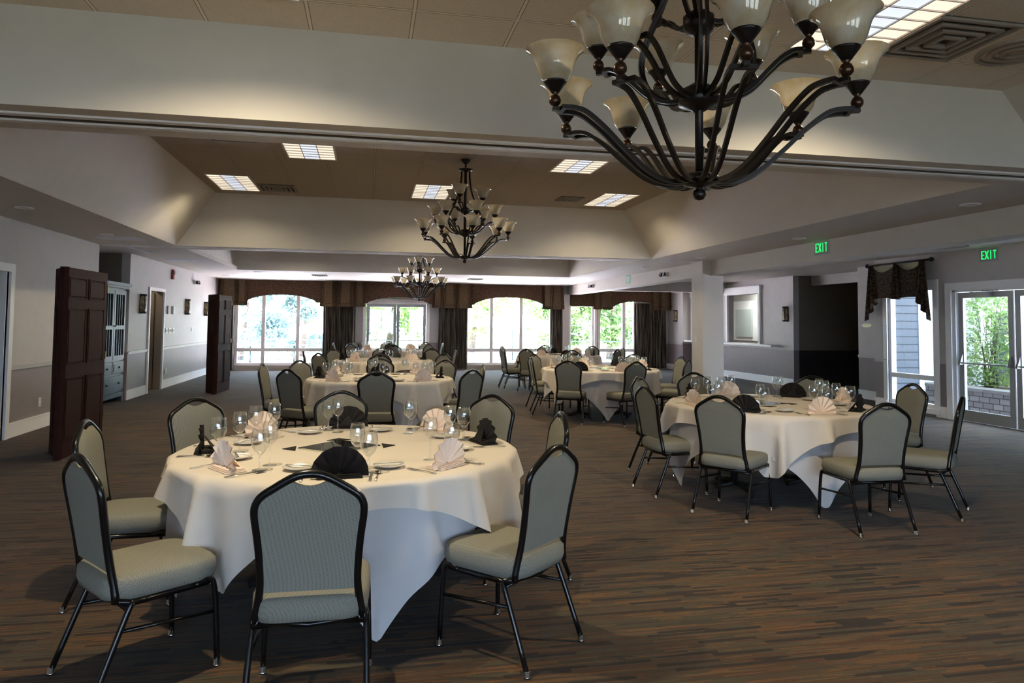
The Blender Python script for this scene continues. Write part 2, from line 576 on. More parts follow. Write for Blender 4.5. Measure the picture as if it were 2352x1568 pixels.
def tag(o, label, cat, group=None, kind=None):
    o['label'] = label
    o['category'] = cat
    if group: o['group'] = group
    if kind: o['kind'] = kind
    return o
def thing(name, label, cat, loc=(0, 0, 0), rz=0, group=None):
    o = bpy.data.objects.new(name, None)
    o.empty_display_size = .05
    COL.objects.link(o)
    o.location = loc
    o.rotation_euler = (0, 0, rz)
    return tag(o, label, cat, group)
def struct(name, mb, m, parent=None, label=None):
    o = mb.build(name, m, parent)
    if parent is None:
        o['kind'] = 'structure'
        if label: o['label'] = label
    return o
def copy_tree(o, parent=None):
    c = o.copy()
    COL.objects.link(c)
    if parent is not None:
        c.parent = parent
    for ch in o.children:
        copy_tree(ch, c)
    return c
def bezier(P, n=12):
    """smooth Catmull-Rom through points"""
    P = [Vector(p) for p in P]
    Q = [P[0] * 2 - P[1]] + P + [P[-1] * 2 - P[-2]]
    out = []
    for i in range(1, len(Q) - 2):
        for k in range(n):
            t = k / n
            a, b, c, d = Q[i - 1], Q[i], Q[i + 1], Q[i + 2]
            out.append(.5 * ((2 * b) + (c - a) * t + (2 * a - 5 * b + 4 * c - d) * t * t + (3 * b - a - 3 * c + d) * t ** 3))
    out.append(P[-1])
    return out

# ------------------------------------------------------------------ setting
XL, XR, YB, YF, ZC = -4.4, 9.35, -6.0, 22.6, 2.74
TR = [(-3.17, 5.27, -3.5, 4.55, 3.305), (-3.17, 5.27, 5.12, 12.65, 3.58), (-3.22, 5.24, 13.25, 18.26, 3.40)]

fl = MB()
fl.box(-5.9, 9.5, YB - .2, YF + .2, -.12, 0).box(9.5, 10.24, 11.6, YF + .2, -.12, 0).box(10.24, 13.2, 13.0, YF + .2, -.12, 0)
struct('floor', fl, M['carpet'])
gr = MB()
gr.box(-60, 60, -40, 90, -.3, -.13)
g_ = struct('ground', gr, M['concrete'])
as_ = MB().box(-60, 60, -39, YB - .6, -.13, -.10)  # unseen dark ground added behind the rear windows to cut bounced sunlight
struct('ground_bounce_cut', as_, M['bounce_cut'])
lw = MB().box(-60, 60, 40, 89, -.13, -.08)
tag(lw.build('lawn', M['lawn']), 'sunlit lawn beyond the patio outside the far windows', 'lawn', kind='structure')

cl = MB()
def soff(x0, x1, y0, y1): cl.box(x0, x1, y0, y1, ZC, ZC + .08)
soff(-5.9, -3.17, YB - .2, YF + .2)
soff(5.27, 9.5, YB - .2, YF + .2); soff(9.5, 10.24, 11.62, YF + .2); soff(10.24, 13.2, 13.0, YF + .2)
soff(-3.17, 5.27, YB - .2, -3.5)
soff(-3.17, 5.27, 4.55, 5.12)
soff(-3.17, 5.27, 12.65, 13.25)
soff(-3.17, 5.27, 18.26, YF + .2)
struct('ceiling', cl, M['soffit'])
light_block = MB().box(-6.6, 9.8, YB - 1.6, YF + .7, 3.85, 3.95).box(9.8, 13.2, 11.6, YF + .7, 3.85, 3.95)  # unseen slab added over the trays to stop light leaking in
struct('ceiling_light_block', light_block, M['beam'])
runs = [(.565, .565, .6, .07), (.69, .72, .45, .45), (.03, .03, .03, .03)]
k = 0
for (x0, x1, y0, y1, zt), (rl, rr, rb, rf) in zip(TR, runs):
    k += 1
    a = [(x0, y0), (x1, y0), (x1, y1), (x0, y1)]
    b = [(x0 + rl, y0 + rb), (x1 - rr, y0 + rb), (x1 - rr, y1 - rf), (x0 + rl, y1 - rf)]
    s = MB()
    for i in range(4):
        j = (i + 1) % 4
        p, q, r_, t_ = (*a[i], ZC), (*a[j], ZC), (*b[j], zt), (*b[i], zt)
        # sloped board with thickness
        cx, cy = (x0 + x1) / 2, (y0 + y1) / 2
        def out(pt, d=.04):
            v = Vector((pt[0] - cx, pt[1] - cy, 0)); v.normalize()
            return (pt[0] + v.x * d, pt[1] + v.y * d, pt[2] + .02)
        s.add([p, q, r_, t_, out(p), out(q), out(r_), out(t_)], [(0, 1, 2, 3), (7, 6, 5, 4), (0, 4, 5, 1), (1, 5, 6, 2), (2, 6, 7, 3), (3, 7, 4, 0)])
    struct('trim_%d' % k, s, M['tray'], None, 'sloped cream side of ceiling tray %d counted from the camera' % k)
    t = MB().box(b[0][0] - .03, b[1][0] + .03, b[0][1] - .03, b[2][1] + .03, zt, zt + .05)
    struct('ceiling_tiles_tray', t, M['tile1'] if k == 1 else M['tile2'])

def wallbox(mb, ax, c, t, a0, a1, z0, z1):
    """wall along Y (ax='x' plane const x=c..c+t) or along X"""
    if ax == 'x': mb.box(min(c, c + t), max(c, c + t), a0, a1, z0, z1)
    else: mb.box(a0, a1, min(c, c + t), max(c, c + t), z0, z1)
def wall_open(mb, ax, c, t, a0, a1, z1, opens):
    """wall with rectangular openings (lo, hi, zlo, zhi)"""
    opens = sorted(opens)
    cur = a0
    for (lo, hi, zl, zh) in opens:
        if lo > cur: wallbox(mb, ax, c, t, cur, lo, 0, z1)
        if zl > 0: wallbox(mb, ax, c, t, lo, hi, 0, zl)
        if zh < z1: wallbox(mb, ax, c, t, lo, hi, zh, z1)
        cur = hi
    if a1 > cur: wallbox(mb, ax, c, t, cur, a1, 0, z1)
ZW = 3.9
# left wall
w = MB()
wall_open(w, 'x', XL, -.15, YB, 12.84, ZW, [(9.0, 9.83, 0, 2.1)])
wall_open(w, 'x', XL, -.15, 14.42, YF + .2, ZW, [(15.66, 16.64, 0, 2.12)])
struct('wall_left', w, M['wall'])
w = MB()
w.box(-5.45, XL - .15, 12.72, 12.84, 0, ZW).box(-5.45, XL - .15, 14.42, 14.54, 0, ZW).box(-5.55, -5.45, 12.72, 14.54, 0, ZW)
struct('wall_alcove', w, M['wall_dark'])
w = MB()
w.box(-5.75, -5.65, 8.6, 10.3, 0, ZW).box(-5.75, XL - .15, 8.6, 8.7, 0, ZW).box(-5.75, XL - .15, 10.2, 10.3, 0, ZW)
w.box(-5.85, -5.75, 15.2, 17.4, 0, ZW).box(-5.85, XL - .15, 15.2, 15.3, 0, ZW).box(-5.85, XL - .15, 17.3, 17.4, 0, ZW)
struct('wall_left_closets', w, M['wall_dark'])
# far wall with window openings: (x0,x1,z0,z1)
WIN = [(-3.95, -1.25, .14, 2.45), (3.05, 5.95, .14, 2.45), (7.5, 8.85, .14, 2.45)]
DR = [(-.07, 1.80, 0, 2.12), (6.47, 7.38, 0, 2.15)]
w = MB()
wall_open(w, 'y', YF, .15, -5.9, 13.2, ZW, WIN + DR)
struct('wall_far', w, M['wall'])
# right side
w = MB()
wall_open(w, 'x', XR, .15, YB, 11.73, ZW, [(7.75, 9.92, 0, 2.13), (10.3, 11.42, .12, 2.2)])
w.box(XR + .15, 10.24, 11.62, 11.73, 0, ZW)
struct('wall_right', w, M['wall'])
w = MB()
w.box(10.12, 10.24, 11.73, 13.2, 0, ZW)
w.box(10.8, 10.92, 13.1, 15.8, 2.5, ZW)
struct('wall_right_recess_side', w, M['wall'])
w = MB()
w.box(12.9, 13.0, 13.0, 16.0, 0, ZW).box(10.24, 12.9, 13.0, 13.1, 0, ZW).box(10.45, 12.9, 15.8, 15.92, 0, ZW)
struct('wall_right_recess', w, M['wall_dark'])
w = MB()
wall_open(w, 'x', 10.3, .15, 15.8, YF, ZW, [(17.35, 19.0, 1.0, 2.36), (20.0, 21.3, 1.0, 2.36)])
w.box(10.0, 10.3, 21.45, YF, 0, ZC)
struct('wall_right_bar', w, M['wall'])
w = MB().box(12.2, 12.3, 15.93, YF, 0, ZW)
struct('wall_kitchen', w, M['wall'])
# rear wall, behind the camera, with tall windows
RW = [(-3.6, -1.0, .3, 2.45), (-.4, 2.2, .3, 2.45), (2.8, 5.4, .3, 2.45)]
w = MB()
wall_open(w, 'y', YB - .15, .15, -5.9, 9.5, ZW, RW)
struct('wall_rear', w, M['wall'])
def winframe(name, ax, c, o, muls, rails, fw=.06, m='trim', depth=.1, label=None):
    """frame (with mullions) and a pane, in opening o on plane c"""
    lo, hi, zl, zh = o
    f = MB()
    def bar(a0, a1, z0, z1):
        if ax == 'y': f.box(a0, a1, c, c + depth, z0, z1)
        else: f.box(c, c + depth, a0, a1, z0, z1)
    bar(lo, lo + fw, zl, zh); bar(hi - fw, hi, zl, zh); bar(lo + fw, hi - fw, zl, zl + fw); bar(lo + fw, hi - fw, zh - fw, zh)
    for x in muls: bar(x - fw * .6, x + fw * .6, zl + fw, zh - fw)
    ends = [lo + fw]
    for x in muls: ends += [x - fw * .6, x + fw * .6]
    ends.append(hi - fw)
    for z in rails:
        for q in range(0, len(ends), 2): bar(ends[q], ends[q + 1], z - fw * .6, z + fw * .6)
    r = struct(name, f, M[m], None, label)
    p = MB()
    if ax == 'y': p.box(lo + .01, hi - .01, c + depth / 2 - .004, c + depth / 2 + .004, zl + .01, zh - .01)
    else: p.box(c + depth / 2 - .004, c + depth / 2 + .004, lo + .01, hi - .01, zl + .01, zh - .01)
    p.build('pane', M['pane'], r)
    return r
winframe('window_1', 'y', YF + .02, WIN[0], (-3.13, -2.12), (.62,), .085, label='wide window at the left end of the far wall')
winframe('window_2', 'y', YF + .02, WIN[1], (3.90, 4.88), (.62,), .085, label='wide window between the far drapes right of the glass doors')
winframe('window_3', 'y', YF + .02, WIN[2], (8.42,), (.62,), .085, label='window at the right end of the far wall beside the dark drape')
winframe('window_4', 'x', XR + .03, (10.3, 11.42, .12, 2.2), (), (.63,), .07, label='narrow window under the draped swag on the right wall')
for i, o in enumerate(RW):
    winframe('window_%d' % (5 + i), 'y', YB - .12, o, ((o[0] + o[1]) / 2,), (), .07, label='tall rear window behind the camera')

# baseboards and chair rails
def base_rail(side, segs, cap=True):
    b = MB(); r = MB()
    for (ax, c, d, a0, a1, rail) in segs:
        if ax == 'x':
            b.box(min(c, c + d * .018), max(c, c + d * .018), a0, a1, 0, .165)
            b.box(min(c, c + d * .026), max(c, c + d * .026), a0, a1, .165, .185)
            if rail:
                r.box(min(c, c + d * .03), max(c, c + d * .03), a0, a1, .885, .905)
                r.box(min(c, c + d * .018), max(c, c + d * .018), a0, a1, .85, .885)
        else:
            b.box(a0, a1, min(c, c + d * .018), max(c, c + d * .018), 0, .165)
            b.box(a0, a1, min(c, c + d * .026), max(c, c + d * .026), .165, .185)
            if rail:
                r.box(a0, a1, min(c, c + d * .03), max(c, c + d * .03), .885, .905)
                r.box(a0, a1, min(c, c + d * .018), max(c, c + d * .018), .85, .885)
    struct('baseboard_' + side, b, M['trim'])
    if r.v: struct('trim_rail_' + side, r, M['trimwarm'])
base_rail('left', [('x', XL, 1, YB, 9.0 - .1, True), ('x', XL, 1, 9.97, 12.84, True), ('x', XL, 1, 14.42, 15.56, True), ('x', XL, 1, 16.74, YF, True)])
base_rail('far', [('y', YF, -1, -1.25, -.2, True), ('y', YF, -1, 1.93, 3.05, True), ('y', YF, -1, 5.95, 6.35, False), ('y', YF, -1, 8.85, 9.99, True)])
base_rail('right', [('x', XR, -1, YB, 7.6, True), ('x', XR, -1, 10.06, 10.28, False), ('x', XR, -1, 11.43, 11.73, True), ('x', 10.12, -1, 11.75, 13.2, True)])
base_rail('bar', [('x', 10.3, -1, 15.8, 21.44, False), ('x', 10.0, -1, 21.46, YF, True)])

# header undersides: partition track across the room, thin beads at the far edges
tk = MB()
for y, wd, z in ((4.70, .025, .012), (4.76, .012, .008), (4.86, .03, .014), (4.93, .012, .008)):
    tk.box(XL, XR, y, y + wd, ZC - z, ZC)
struct('trim_track', tk, M['trim'], None, 'folding partition track under the nearest header')
tk = MB().box(XL, 6.44, 4.80, 4.835, ZC - .006, ZC)
struct('trim_track_slot', tk, M['ventdark'], None, 'dark slot of the partition track')
tk = MB().box(XL, 6.44, 12.92, 12.97, ZC - .012, ZC).box(XL, 6.44, 12.78, 12.80, ZC - .008, ZC)
struct('trim_track_second', tk, M['trim'], None, 'partition track under the second header')

# beam along the right side, cross header and column
bm_ = MB()
bm_.box(6.44, 6.78, YB, 12.62, 2.45, ZC).box(6.44, 6.78, 12.62, YF, 2.45, ZC)
struct('trim_beam', bm_, M['beam'], None, 'long painted beam running down the right side')
hb = MB().box(6.78, 10.3, 19.15, 19.45, 2.45, ZC)
struct('trim_cross_beam', hb, M['beam'], None, 'short cross beam between the long beam and the bar wall')
cb = MB()
cb.bbox(6.28, 6.72, 12.60, 13.07, 0, ZC - .001, .012)
struct('trim_column', cb, M['beam'], None, 'square painted column carrying the long beam')
fp = MB().box(6.22, 6.46, YF - .22, YF - .001, 0, 2.45)
struct('trim_far_pier', fp, M['beam'], None, 'narrow pier in the far wall under the beam')

# doors and casings
def casing(name, ax, c, d, lo, hi, zt, w=.09, m='trim', label=None, t=.03):
    f = MB()
    for (a0, a1, z0, z1) in ((lo - w, lo, 0, zt + w), (hi, hi + w, 0, zt + w), (lo, hi, zt, zt + w)):
        if ax == 'x': f.box(min(c, c + d * t), max(c, c + d * t), a0, a1, z0, z1)
        else: f.box(a0, a1, min(c, c + d * t), max(c, c + d * t), z0, z1)
    return struct(name, f, M[m], None, label)
casing('trim_casing_near', 'x', XL, 1, 9.0, 9.87, 2.08, .1, label='casing of the doorway at the left edge')
f = MB().box(XL - .15, XL, 9.82, 9.87, 0, 2.1)
struct('trim_jamb_near', f, M['trim'], None, 'jamb of the doorway at the left edge')
casing('trim_casing_left', 'x', XL, 1, 15.66, 16.64, 2.10, .07, label='casing of the doorway past the armoire')
f = MB()
f.box(XL - .15, XL, 16.60, 16.64, 0, 2.12)
struct('trim_jamb_left', f, M['tan'], None, 'far jamb of the doorway past the armoire')
d = MB().box(-5.3, -4.56, 16.56, 16.60, .01, 2.09)
dd = struct('door_1', d, M['tan'], None, 'tan door standing open inside the doorway past the armoire')
MB().lathe([(0, 0), (.03, .01), (.03, .04), (0, .06)], 12, (0, 0, 0), Matrix.Translation((-5.22, 16.56, 1.0)) @ Matrix.Rotation(PI / 2, 4, 'X')).build('door_knob', M['brass'], dd)
d = MB().box(-5.1, -5.06, 15.66, 16.2, .02, 1.6)
tag(d.build('notice_board', M['poster_blue']), 'blue board just inside the doorway past the armoire', 'board')

def glass_door(name, ax, c, lo, hi, zt, label, bar=True, sw=.09, frame='alu'):
    f = MB()
    def B(mb, a0, a1, z0, z1, o0=0, o1=.05):
        if ax == 'x': mb.box(c + o0, c + o1, a0, a1, z0, z1)
        else: mb.box(a0, a1, c + o0, c + o1, z0, z1)
    B(f, lo, lo + sw, .01, zt); B(f, hi - sw, hi, .01, zt); B(f, lo + sw, hi - sw, .01, .18); B(f, lo + sw, hi - sw, zt - sw, zt)
    r = struct(name, f, M[frame], None, label)
    p = MB(); B(p, lo + sw - .01, hi - sw + .01, .17, zt - sw + .01, .02, .03)
    p.build('pane', M['pane'], r)
    if bar:
        b = MB(); s = -1
        if ax == 'x':
            b.tube([(c - .07, lo + .1, .93), (c - .07, hi - .1, .93)], .014, 8)
            b.prism([(0, 0), (.05, 0), (.012, .17), (0, .17)], lo + .04, lo + .075, Matrix(((-1, 0, 0, c), (0, 0, 1, 0), (0, 1, 0, .90), (0, 0, 0, 1)))).prism([(0, 0), (.07, 0), (.012, .17), (0, .17)], hi - .075, hi - .04, Matrix(((-1, 0, 0, c), (0, 0, 1, 0), (0, 1, 0, .90), (0, 0, 0, 1))))
        else:
            b.tube([(lo + .1, c - .07, .93), (hi - .1, c - .07, .93)], .014, 8)
            b.box(lo + .03, lo + .08, c - .09, c, .88, 1.08); b.box(hi - .08, hi - .03, c - .09, c, .88, 1.08)
        b.build('push_bar', M['alu'], r)
        cl_ = MB()
        if ax == 'x': cl_.box(c - .07, c, lo + .35, lo + .62, zt - .07, zt - .01).box(c - .06, c - .03, lo + .2, lo + .5, zt + .0, zt + .02)
        else: cl_.box(lo + .3, lo + .55, c - .07, c, zt - .07, zt - .01)
        cl_.build('door_closer', M['alu'], r)
    return r
casing('trim_casing_far', 'y', YF, -1, -.07, 1.80, 2.12, .10, label='white casing of the double glass doors in the far wall')
glass_door('door_2', 'y', YF + .04, -.06, .86, 2.06, 'left glass door of the pair in the far wall')
glass_door('door_3', 'y', YF + .04, .87, 1.79, 2.06, 'right glass door of the pair in the far wall')
tm = MB().box(-.07, 1.8, YF + .02, YF + .1, 2.06, 2.12)
struct('trim_door_head', tm, M['trim'], None, 'head of the far double doors')
casing('trim_casing_bay', 'y', YF, -1, 6.55, 7.38, 2.1, .08, label='white casing of the single glass door right of the pier')
glass_door('door_4', 'y', YF + .04, 6.48, 7.37, 2.14, 'single glass door right of the pier in the far wall', False, .07, 'trim')
casing('trim_casing_right', 'x', XR, -1, 7.75, 9.92, 2.10, .12, label='white casing of the double glass doors in the right wall')
j = MB().box(XR, XR + .13, 9.86, 9.92, 0, 2.12).box(XR, XR + .13, 7.75, 9.92, 2.07, 2.13)
struct('trim_jamb_right', j, M['trim'], None, 'jamb of the right wall double doors')
glass_door('door_5', 'x', XR + .05, 8.85, 9.85, 2.06, 'far leaf of the glass doors in the right wall')
glass_door('door_6', 'x', XR + .05, 7.80, 8.82, 2.06, 'near leaf of the glass doors in the right wall')
f = MB()
f.box(XR - .02, XR, 11.40, 11.5, .13, 2.2).box(XR - .02, XR, 10.2, 10.3, .13, 2.2).box(XR - .02, XR, 10.2, 11.5, 2.2, 2.3).box(XR - .05, XR, 10.2, 11.5, .04, .13)
struct('trim_window_right', f, M['trim'], None, 'casing of the narrow right wall window')
for i, (x0, x1) in enumerate(((-3.95, -1.25), (3.05, 5.95), (7.5, 8.85))):
    f = MB().box(x0 - .02, x1 + .02, YF - .06, YF, .0, .15)
    struct('trim_sill_%d' % (i + 1), f, M['trimwarm'], None, 'low sill under far window %d from the left' % (i + 1))

# bar pass-through windows
def passthrough(lo, hi, label, shelf_lo, shelf_hi):
    f = MB()
    f.box(10.24, 10.3, lo - .1, lo, .98, 2.5); f.box(10.24, 10.3, hi, hi + .1, .98, 2.5); f.box(10.22, 10.3, lo - .13, hi + .13, 2.36, 2.54); f.box(10.19, 10.3, lo - .16, hi + .16, 2.54, 2.57)
    return struct('trim_pass_%d' % (1 if lo < 18 else 2), f, M['trim'], None, label)
passthrough(17.35, 19.0, 'white casing of the bar opening right of the column', 0, 0)
passthrough(20.0, 21.3, 'white casing of the bar opening left of the column', 0, 0)
s = MB().box(10.02, 10.299, 16.35, 21.44, .955, 1.005)
tag(s.build('bar_counter', M['trim']), 'long white serving ledge on the bar wall beside the column', 'counter')
bl = MB()
for i in range(30):
    z = 1.12 + i * .030
    bl.box(12.12, 12.16, 20.9, 21.9, z, z + .034)
blr = tag(bl.build('window_blind', M['blind']), 'white slatted blind seen through the bar opening', 'blind')
kc = MB().box(12.17, 12.195, 20.3, 22.3, 1.0, 2.3)
struct('trim_kitchen_window', kc, M['trim'], None, 'white window surround inside the bar room')
cl2_ = bpy.data.lights.new('closet_fill', 'POINT'); cl2_.energy = 14; cl2_.color = (1, .9, .75); cl2_.shadow_soft_size = .1  # unseen lamp added to brighten the open tan door
clo = bpy.data.objects.new('closet_fill', cl2_); COL.objects.link(clo); clo.location = (-4.95, 16.0, 2.5)
kl = bpy.data.lights.new('kitchen_light', 'AREA'); kl.energy = 60; kl.size = 1.2; kl.color = (.9, 1, .97)
klo = bpy.data.objects.new('kitchen_light', kl); COL.objects.link(klo); klo.location = (11.3, 20.2, 2.68)

# ------------------------------------------------------------------ ceiling fittings
def troffer(x, y, z, label, energy, sy):
    t = thing('ceiling_light', label, 'ceiling light', (x, y, z), 0, 'recessed fluorescent troffers')
    W, L = .285, .59
    f = MB()
    for (a, b, c, d) in ((-W - .02, -W, -L - .02, L + .02), (W, W + .02, -L - .02, L + .02), (-W, W, -L - .02, -L), (-W, W, L, L + .02)):
        f.box(a, b, c, d, -.012, .0)
    f.build('frame', M['louver'], t)
    g = MB()
    for cx in (-W / 3 * 2, W / 3 * 2):
        g.box(cx - W / 3 + .004, cx + W / 3 - .004, -L, L, -.004, -.002)
    g.build('warm_panel', M['lampwarm'], t)
    g = MB().box(-W / 3 + .004, W / 3 - .004, -L, L, -.004, -.002)
    g.build('cool_panel', M['lampcool'], t)
    lv = MB()
    for i in range(1, 9):
        yy = -L + i * 2 * L / 9
        lv.box(-W, W, yy - .004, yy + .004, -.014, -.004)
    for xx in (-W / 3, W / 3): lv.box(xx - .004, xx + .004, -L, L, -.014, -.004)
    lv.build('louver', M['louver'], t)
    l = bpy.data.lights.new('troffer_lamp', 'SPOT')
    l.energy = energy * 6.5; l.color = (1, .85, .56); l.spot_size = math.radians(152); l.spot_blend = .6; l.shadow_soft_size = .05
    o = bpy.data.objects.new('troffer_lamp', l); COL.objects.link(o); o.location = (x, y + sy - .3, z - .02)
    return t
troffer(2.92, 3.46, 3.305, 'big troffer right of the nearest chandelier, cut off by the top edge', 34, .3)
troffer(-.70, 3.46, 3.305, 'troffer of the nearest tray just above the frame', 34, .3)
troffer(-.74, 8.70, 3.58, 'fluorescent ceiling light in the middle tray, near left of the second chandelier', 14, .2)
troffer(2.68, 8.70, 3.58, 'fluorescent ceiling light in the middle tray, nearer of the right pair', 14, .2)
troffer(-2.03, 11.24, 3.58, 'fluorescent ceiling light at the far left of the middle tray', 24, .3)
troffer(.95, 11.24, 3.58, 'fluorescent ceiling light partly behind the second chandelier', 30, .3)
troffer(3.94, 11.24, 3.58, 'fluorescent ceiling light at the far right of the middle tray', 30, .3)
for x in (-1.66, 1.2, 4.0):
    troffer(x, 16.9, 3.40, 'ceiling light hidden in the farthest tray above x %d' % round(x) if 0 else {-1.66: 'left ceiling light hidden inside the farthest tray', 1.2: 'middle ceiling light hidden inside the farthest tray', 4.0: 'right ceiling light hidden inside the farthest tray'}[x], 12, .3)

def vent(x, y, z, s, label):
    t = thing('air_vent', label, 'vent', (x, y, z), 0, 'ceiling air vents')
    MB().box(-s, s, -s, s, -.006, 0).build('backing', M['ventdark'], t)
    for i in range(4):
        a = s * (1 - i * .24); w_ = s * .09
        f = MB()
        for (p, q, u, v) in ((-a, -a + w_, -a, a), (a - w_, a, -a, a), (-a + w_, a - w_, -a, -a + w_), (-a + w_, a - w_, a - w_, a)):
            f.box(p, q, u, v, -.022 - .004 * i, -.006)
        f.build('vent_ring', M['vent'], t)
    return t
vent(3.5, 3.73, 3.305, .29, 'square louvered air vent beside the big near troffer')
vent(-1.43, 11.5, 3.58, .27, 'dark air vent beside the far left troffer of the middle tray')
vent(3.25, 11.3, 3.58, .2, 'dark air vent beside the far right troffer of the middle tray')
vent(-1.55, 8.3, 3.58, .27, 'air vent just past the nearest header, left of a troffer')
vent(-1.31, 19.7, ZC, .2, 'air vent in the far soffit, left of the far chandelier')
vent(2.95, 19.9, ZC, .2, 'air vent in the far soffit, right of the far chandelier')
vent(8.6, 9.4, ZC, .3, 'air vent over the right wall between exit sign and curtain rod')
rd = thing('round_diffuser', 'round ceiling diffuser at the top right corner', 'vent', (4.12, 3.80, 3.305))
for i, r in enumerate((.24, .17, .10)):
    MB().lathe([(r, 0), (r, -.012 - i * .004), (r - .03, -.02 - i * .004), (r - .035, 0)], 32).build('diffuser_ring', M['vent'], rd)
DL = [(-3.8, 8.8, 'on the left soffit, nearest the camera'), (-3.78, 11.28, 'on the left soffit before the alcove'), (-3.81, 13.84, 'on the left soffit over the armoire'), (-3.71, 16.04, 'on the left soffit by the open doorway'), (-3.88, 20.64, 'in the far left corner of the soffit'), (-2.79, 18.88, 'on the far soffit by the left drape'),
      (5.93, 6.04, 'on the right soffit, nearest the camera'), (5.97, 9.0, 'on the right soffit before the exit sign'), (6.0, 12.1, 'on the right soffit by the column'), (5.88, 14.5, 'on the right soffit past the column'), (5.1, 19.2, 'on the far soffit near the beam'), (5.6, 21.3, 'on the far soffit in the corner by the beam'), (7.9, 10.9, 'over the draped window'), (8.0, 13.6, 'before the dark recess')]
for (x, y, s) in DL:
    t = thing('downlight', 'small recessed downlight ' + s, 'downlight', (x, y, ZC), 0, 'recessed downlights in the soffits')
    MB().lathe([(.095, 0), (.095, -.008), (.07, -.012), (.066, -.002)], 24).build('trim_ring', M['trim'], t)
    MB().lathe([(.066, -.002), (.03, -.001), (.0005, -.001)], 24).build('reflector', M['chrome'], t)
for (x0, x1, y0, y1, s) in ((-4.08, -3.46, 11.5, 12.0, 'pale access panel in the left soffit before the alcove'), (-4.1, -4.0, 13.0, 14.3, 'narrow pale access strip in the soffit by the alcove'), (-4.1, -3.5, 15.5, 15.9, 'pale access panel in the left soffit past the second header')):
    tag(MB().box(x0, x1, y0, y1, ZC - .006, ZC + .004).build('access_panel', M['whiteboard']), s, 'panel')
for (x, s) in ((-2.2, 'left'), (3.9, 'right')):
    t = MB()
    for i in range(4): t.box(x - .5 + i * .26, x - .28 + i * .26, 20.8, 21.2, ZC - .006, ZC + .004)
    tag(t.build('return_grille', M['vent']), 'flat return air grille in the far soffit, %s of the far chandelier' % s, 'grille')

# ------------------------------------------------------------------ chandeliers
def arm_meshes():
    A = {}
    def bars(path, w0, w1):
        mb = MB()
        P = bezier([(r, 0, z) for r, z in path], 6)
        n = len(P)
        for s in (-1, 1):
            pts = [Vector((p.x, s * (w0 + (w1 - w0) * min(1, (i / (n - 1)) ** .8)), p.z)) for i, p in enumerate(P)]
            mb.tube(pts, .0105, 4)
        e = P[-1]
        mb.box(e.x - .008, e.x + .008, -w1 - .008, w1 + .008, e.z - .007, e.z + .007)
        mb.box(e.x - .006, e.x + .035, -.01, .01, e.z - .006, e.z + .008)
        return mb.mesh('arm', M['iron']), e
    A['low'] = bars([(.03, .045), (.12, .04), (.20, .07), (.29, .145), (.37, .222), (.44, .275), (.485, .287), (.525, .287)], .012, .034)
    A['mid'] = bars([(.03, .365), (.10, .35), (.18, .375), (.25, .44), (.29, .475), (.33, .495), (.355, .495)], .010, .030)
    A['top'] = bars([(.03, .66), (.08, .65), (.13, .68), (.17, .715), (.20, .72)], .008, .024)
    return A
AM = arm_meshes()
ball_me = MB().lathe([(.0005, -.022), (.012, -.019), (.021, -.008), (.022, .004), (.016, .017), (.008, .022), (.012, .026), (.012, .032)], 16).mesh('ball', M['bronze'])
cup_me = MB().lathe([(.0005, .028), (.015, .030), (.022, .040), (.040, .064), (.044, .070), (.040, .071)], 20).mesh('cup', M['iron'])
def shade_profile():
    o = [(.034, .066), (.050, .078), (.061, .098), (.068, .122), (.075, .146), (.087, .168), (.103, .183), (.108, .186)]
    return o
shade_me = MB().lathe(shade_profile(), 28).mesh('lamp_shade', M['shade'])
